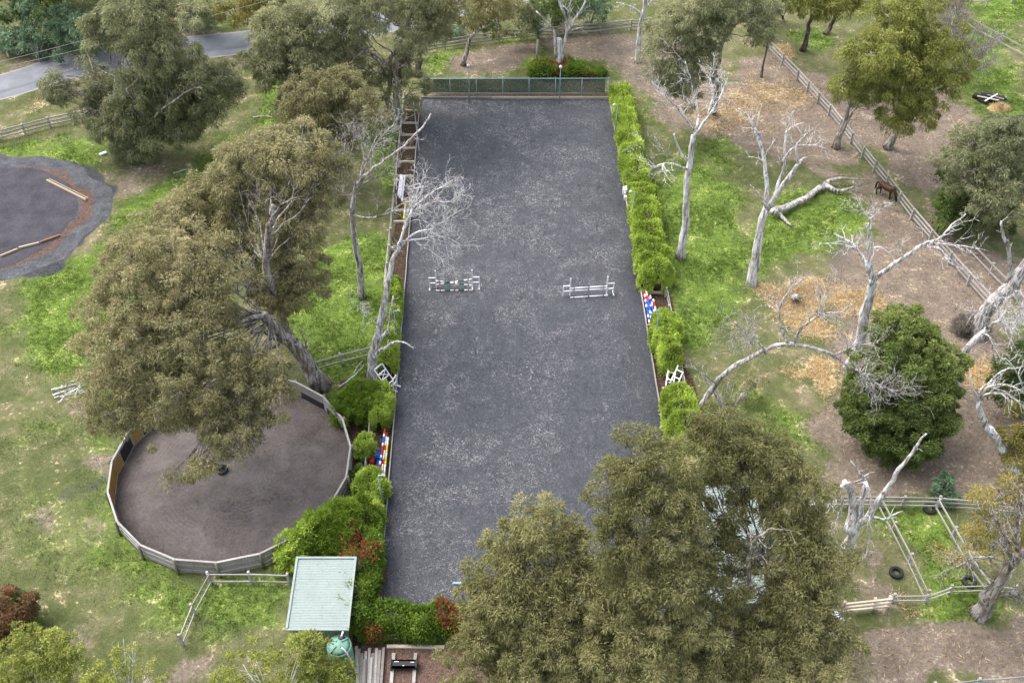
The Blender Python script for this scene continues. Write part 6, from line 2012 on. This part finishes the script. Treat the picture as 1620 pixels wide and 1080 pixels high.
def heap(label, c, rx, ry, h, n, seed):
    """a heap of loose straw: solid mound with blades"""
    root = thing('straw_heap', label, 'straw', c)
    rr, aa = np.linspace(0.01, 1, 10), np.linspace(0, 2 * math.pi, 25)
    R_, A_ = np.meshgrid(rr, aa, indexing='ij')
    k_ = 1 + .2 * np.sin(2 * A_ + seed) + .1 * np.sin(5 * A_)
    X, Y = c[0] + rx * R_ * k_ * np.cos(A_), c[1] + ry * R_ * k_ * np.sin(A_)
    Z = h * (1 - R_ ** 2) + .01
    vs = np.stack([X, Y, Z], -1).reshape(-1, 3)
    fs = [(i * 25 + j, (i + 1) * 25 + j, (i + 1) * 25 + j + 1, i * 25 + j + 1) for i in range(9) for j in range(24)]
    mb = MB()
    mb.add(vs, fs, 0, True)
    mb.build('mound', M['straw_solid'], root)
    i = RNG.integers(0, len(vs), n)
    D_ = norm(unit(n) + np.array([0, 0, .4]))
    tri_object('loose_stalks', leaf_tris(vs[i] + RNG.normal(0, .12, (n, 3)) * np.array([1, 1, .3]), D_, .2 + .3 * RNG.random(n), np.full(n, .05)), RNG.random(n), M['straw_blades'], root)


t = NT('straw_mound')
f_ = t.noise(t.pos(), 8, 5, .7, 1)
t.principled(t.ramp(f_, [(.35, (.34, .22, .09)), (.7, (.66, .50, .26))]), .95, normal=t.bump(f_, .8, .06), spec=.1)
M['straw_solid'] = t.m
heap('golden straw heap beside the dark debris heap', G(1580, 172), 1.05, .75, .45, 700, 1)
heap('straw heap at the right edge of the bare earth beside the small shrub', G(1553, 592), .8, .6, .15, 400, 4)

# edging planks of the dark sand yard
for k, (xa, ya_, xb, yb_, lab) in enumerate(((74, 285, 136, 316, 'long tan plank edging the dark sand yard at its upper right'), (1, 405, 28, 394, 'tan plank edging the dark sand yard at the left edge'), (30, 392, 62, 384, 'second tan plank edging the dark sand yard along its foot'), (64, 383, 95, 372, 'rust stained plank edging the dark sand yard, farthest from the left edge'))):
    a, b = G(xa, ya_, .12), G(xb, yb_, .12)
    mb = MB()
    mb.bar(a, b, .15, .18)
    if k == 0:
        mb.bar(a + np.array([.13, .26, -.03]), b + np.array([.13, .26, -.03]), .06, .12)
    o = mb.build('plank', M['tan_wood'] if k < 3 else M['rust_wood'], origin=(a + b) / 2)
    setp(o, lab, 'plank', 'planks edging the dark sand yard')
mb = MB()
mb.bar(G(158, 245, .1), G(168, 241, .1), .3, .18)
o = mb.build('white_block', M['white'], origin=G(163, 243))
setp(o, 'small white block on the grass left of the bushy roadside gum', 'block')
# power lines over the road and a leaning verge post
for k, (ends, lab) in enumerate((((-300, 168), (413, 6), 'lower overhead wire crossing the roadside wood'), ((-300, 152), (353, 0), 'upper overhead wire crossing the roadside wood')) if False else ((((-300, 171), (430, -1)), 'lower overhead wire crossing the roadside wood'), (((-300, 166), (370, -4)), 'upper overhead wire crossing the roadside wood'))):
    a, b = G(*ends[0], 7.5 + .5 * k), G(*ends[1], 7.5 + .5 * k)
    tt_ = np.linspace(0, 1, 20)[:, None]
    P = a + (b - a) * tt_ - np.array([0, 0, 1.0]) * (4 * tt_ * (1 - tt_)) * .5
    mb = MB()
    mb.tube(P, .022, 5)
    o = mb.build('overhead_wire', M['wire'], origin=a)
    setp(o, lab, 'wire', 'overhead wires at the upper left')
mb = MB()
mb.tube([G(14, 90), G(8, 77, .35)], [.10, .09], 8)
o = mb.build('verge_post', M['pale_wood'], origin=G(14, 90))
setp(o, 'pale leaning post on the road verge in the top left corner', 'post')
mb = MB()
mb.tube([G(848, 106), G(850, 106) + np.array([0, 0, 3.2])], [.13, .11], 8)
o = mb.build('timber_post', M['fence_wood'], origin=G(848, 106))
setp(o, 'tall pale timber post left of the red tipped hedge behind the net', 'post')

# ------------------------------------------------------------------ the horse
hb = (G(1388.5, 304) + G(1394, 311.5)) / 2
hf = (G(1399.5, 315) + G(1412, 316)) / 2
dirh = norm(hf - hb)
hc = (hb + hf) / 2
horse = thing('horse', 'bay horse with black tail grazing at the long paddock fence', 'horse', (hc[0], hc[1], 0), math.atan2(dirh[1], dirh[0]))
mb = MB()
# trunk: deep chest, rounded belly, croup
mb.tube([(-.86, 0, 1.16), (-.78, 0, 1.17), (-.60, 0, 1.20), (-.35, 0, 1.16), (0, 0, 1.10), (.30, 0, 1.12), (.52, 0, 1.15), (.68, 0, 1.13), (.76, 0, 1.12)], [.10, .22, .305, .315, .325, .32, .30, .22, .10], 16)
mb.tube([(.40, 0, 1.36), (.62, 0, 1.33), (.84, 0, 1.12), (1.02, 0, .84), (1.10, 0, .66)], [.12, .20, .17, .13, .11], 12)
mb.tube([(1.07, 0, .72), (1.12, 0, .58), (1.19, 0, .40), (1.25, 0, .24), (1.28, 0, .16)], [.10, .125, .10, .075, .055], 12)
for s in (-1, 1):
    mb.tube([(1.05, s * .06, .70), (1.02, s * .085, .80), (1.02, s * .09, .86)], [.035, .03, .008], 6)
legs = []
for s, dx in ((1, .16), (-1, -.10)):
    hind = [(-.62, s * .16, 1.10), (-.56 + dx * .3, s * .17, .82), (-.74 + dx * .8, s * .16, .56), (-.70 + dx, s * .15, .28), (-.66 + dx, s * .15, .10), (-.63 + dx, s * .15, .02)]
    mb.tube(hind, [.22, .15, .082, .052, .055, .062], 10)
    legs.append((-.62 + dx, s * .15))
for s, dx in ((1, -.06), (-1, .18)):
    fore = [(.52, s * .15, 1.05), (.50 + dx * .2, s * .15, .78), (.50 + dx * .6, s * .145, .50), (.50 + dx, s * .14, .26), (.50 + dx, s * .14, .10), (.53 + dx, s * .14, .02)]
    mb.tube(fore, [.17, .11, .068, .048, .052, .06], 10)
    legs.append((.53 + dx, s * .14))
body = mb.build('body', M['horse_coat'], horse, local=True)
md = body.modifiers.new('r', 'REMESH')
md.mode = 'VOXEL'
md.voxel_size = .022
ms = body.modifiers.new('s', 'SMOOTH')
ms.factor = .6
ms.iterations = 6
dg = bpy.context.evaluated_depsgraph_get()
me2 = bpy.data.meshes.new_from_object(body.evaluated_get(dg))
body.modifiers.clear()
body.data = me2
for p_ in me2.polygons:
    p_.use_smooth = True
t = NT('bay_horse_coat')
sp3 = t.n('ShaderNodeSeparateXYZ')
t.l(t.n('ShaderNodeTexCoord').outputs['Object'], sp3.inputs[0])
nz_ = t.noise(t.pos(obj=True), 5, 4)
zc_ = t.math('ADD', sp3.outputs[2], t.math('MULTIPLY', t.math('SUBTRACT', nz_, .5), .2))
coat = t.ramp(nz_, [(.35, (.040, .016, .010)), (.65, (.085, .034, .019))])
col_ = t.mix(t.rng(zc_, .62, .78), (.012, .009, .008), coat)
t.principled(col_, .5, spec=.35)
me2.materials.clear()
me2.materials.append(t.m)
mb = MB()
for k in range(9):
    y = RNG.normal(0, .03)
    mb.tube([(-.84, y * .6, 1.30), (-.98, y, 1.18), (-1.06, y * 1.6, .92), (-1.08 + RNG.normal(0, .03), y * 2, .66), (-1.06 + RNG.normal(0, .04), y * 2, .45)], [.035, .045, .05, .04, .008], 6)
mb.build('tail', M['horse_dark'], horse, local=True)
mb = MB()
for k in range(14):
    f = k / 13
    x, z = .42 + .64 * f, 1.50 - .62 * f ** 1.3
    mb.tube([(x, -.01, z), (x + .02, -.09, z - .06), (x + .03, -.15, z - .22)], [.035, .035, .01], 5)
mb.build('mane', M['horse_dark'], horse, local=True)
for k, (x, y) in enumerate(legs):
    mb = MB()
    mb.lathe([(.075, 0), (.068, .04), (.055, .09), (.001, .095)], c=(x + .02, y, 0), n=10)
    mb.build('hoof', M['hoof'] if k in (0, 3) else M['horse_dark'], horse, local=True)

# ------------------------------------------------------------------ camera, sun and sky
cd = bpy.data.cameras.new('camera')
cd.sensor_width = 36
cd.lens = 36 * F / 1620
cd.clip_start = .5
cd.clip_end = 6000
cam = bpy.data.objects.new('camera', cd)
COL.objects.link(cam)
cam.location = (0, 0, CAMH)
cam.rotation_euler = (math.pi / 2 - TILT, 0, 0)
scene.camera = cam

SUN_EL, SUN_AZ = math.radians(58), math.radians(-62)      # azimuth from +Y towards +X
sd_ = Vector((math.sin(SUN_AZ) * math.cos(SUN_EL), math.cos(SUN_AZ) * math.cos(SUN_EL), math.sin(SUN_EL)))
ld = bpy.data.lights.new('sun', 'SUN')
ld.energy = 2.0
ld.angle = math.radians(48)
ld.color = (1.0, .98, .955)
sun = bpy.data.objects.new('sun', ld)
COL.objects.link(sun)
sun.location = (-40, 60, 80)
sun.rotation_euler = sd_.to_track_quat('Z', 'Y').to_euler()
w = bpy.data.worlds.new('World')
scene.world = w
w.use_nodes = True
wt = w.node_tree
wt.nodes.clear()
sky = wt.nodes.new('ShaderNodeTexSky')
sky.sky_type = 'NISHITA'
sky.sun_disc = False
sky.sun_elevation = SUN_EL
sky.sun_rotation = SUN_AZ
sky.air_density = 1.0
sky.dust_density = 4.0
sky.ozone_density = 1.0
hsv = wt.nodes.new('ShaderNodeHueSaturation')
hsv.inputs['Saturation'].default_value = .5
hsv.inputs['Value'].default_value = 2.7
bg = wt.nodes.new('ShaderNodeBackground')
bg.inputs['Strength'].default_value = .15
wo = wt.nodes.new('ShaderNodeOutputWorld')
wt.links.new(sky.outputs[0], hsv.inputs['Color'])
wt.links.new(hsv.outputs[0], bg.inputs[0])
wt.links.new(bg.outputs[0], wo.inputs[0])
scene.view_settings.view_transform = 'Standard'
scene.view_settings.look = 'None'
scene.view_settings.exposure = 0
scene.view_settings.gamma = 1
scene.render.engine = 'CYCLES'
scene.cycles.max_bounces = 5
scene.cycles.diffuse_bounces = 3
scene.cycles.glossy_bounces = 2
scene.cycles.transmission_bounces = 3
scene.cycles.transparent_max_bounces = 8
scene.cycles.use_denoising = True
scene.cycles.denoiser = 'OPENIMAGEDENOISE'
scene.cycles.denoising_input_passes = 'RGB_ALBEDO_NORMAL'
scene.cycles.denoising_prefilter = 'NONE'
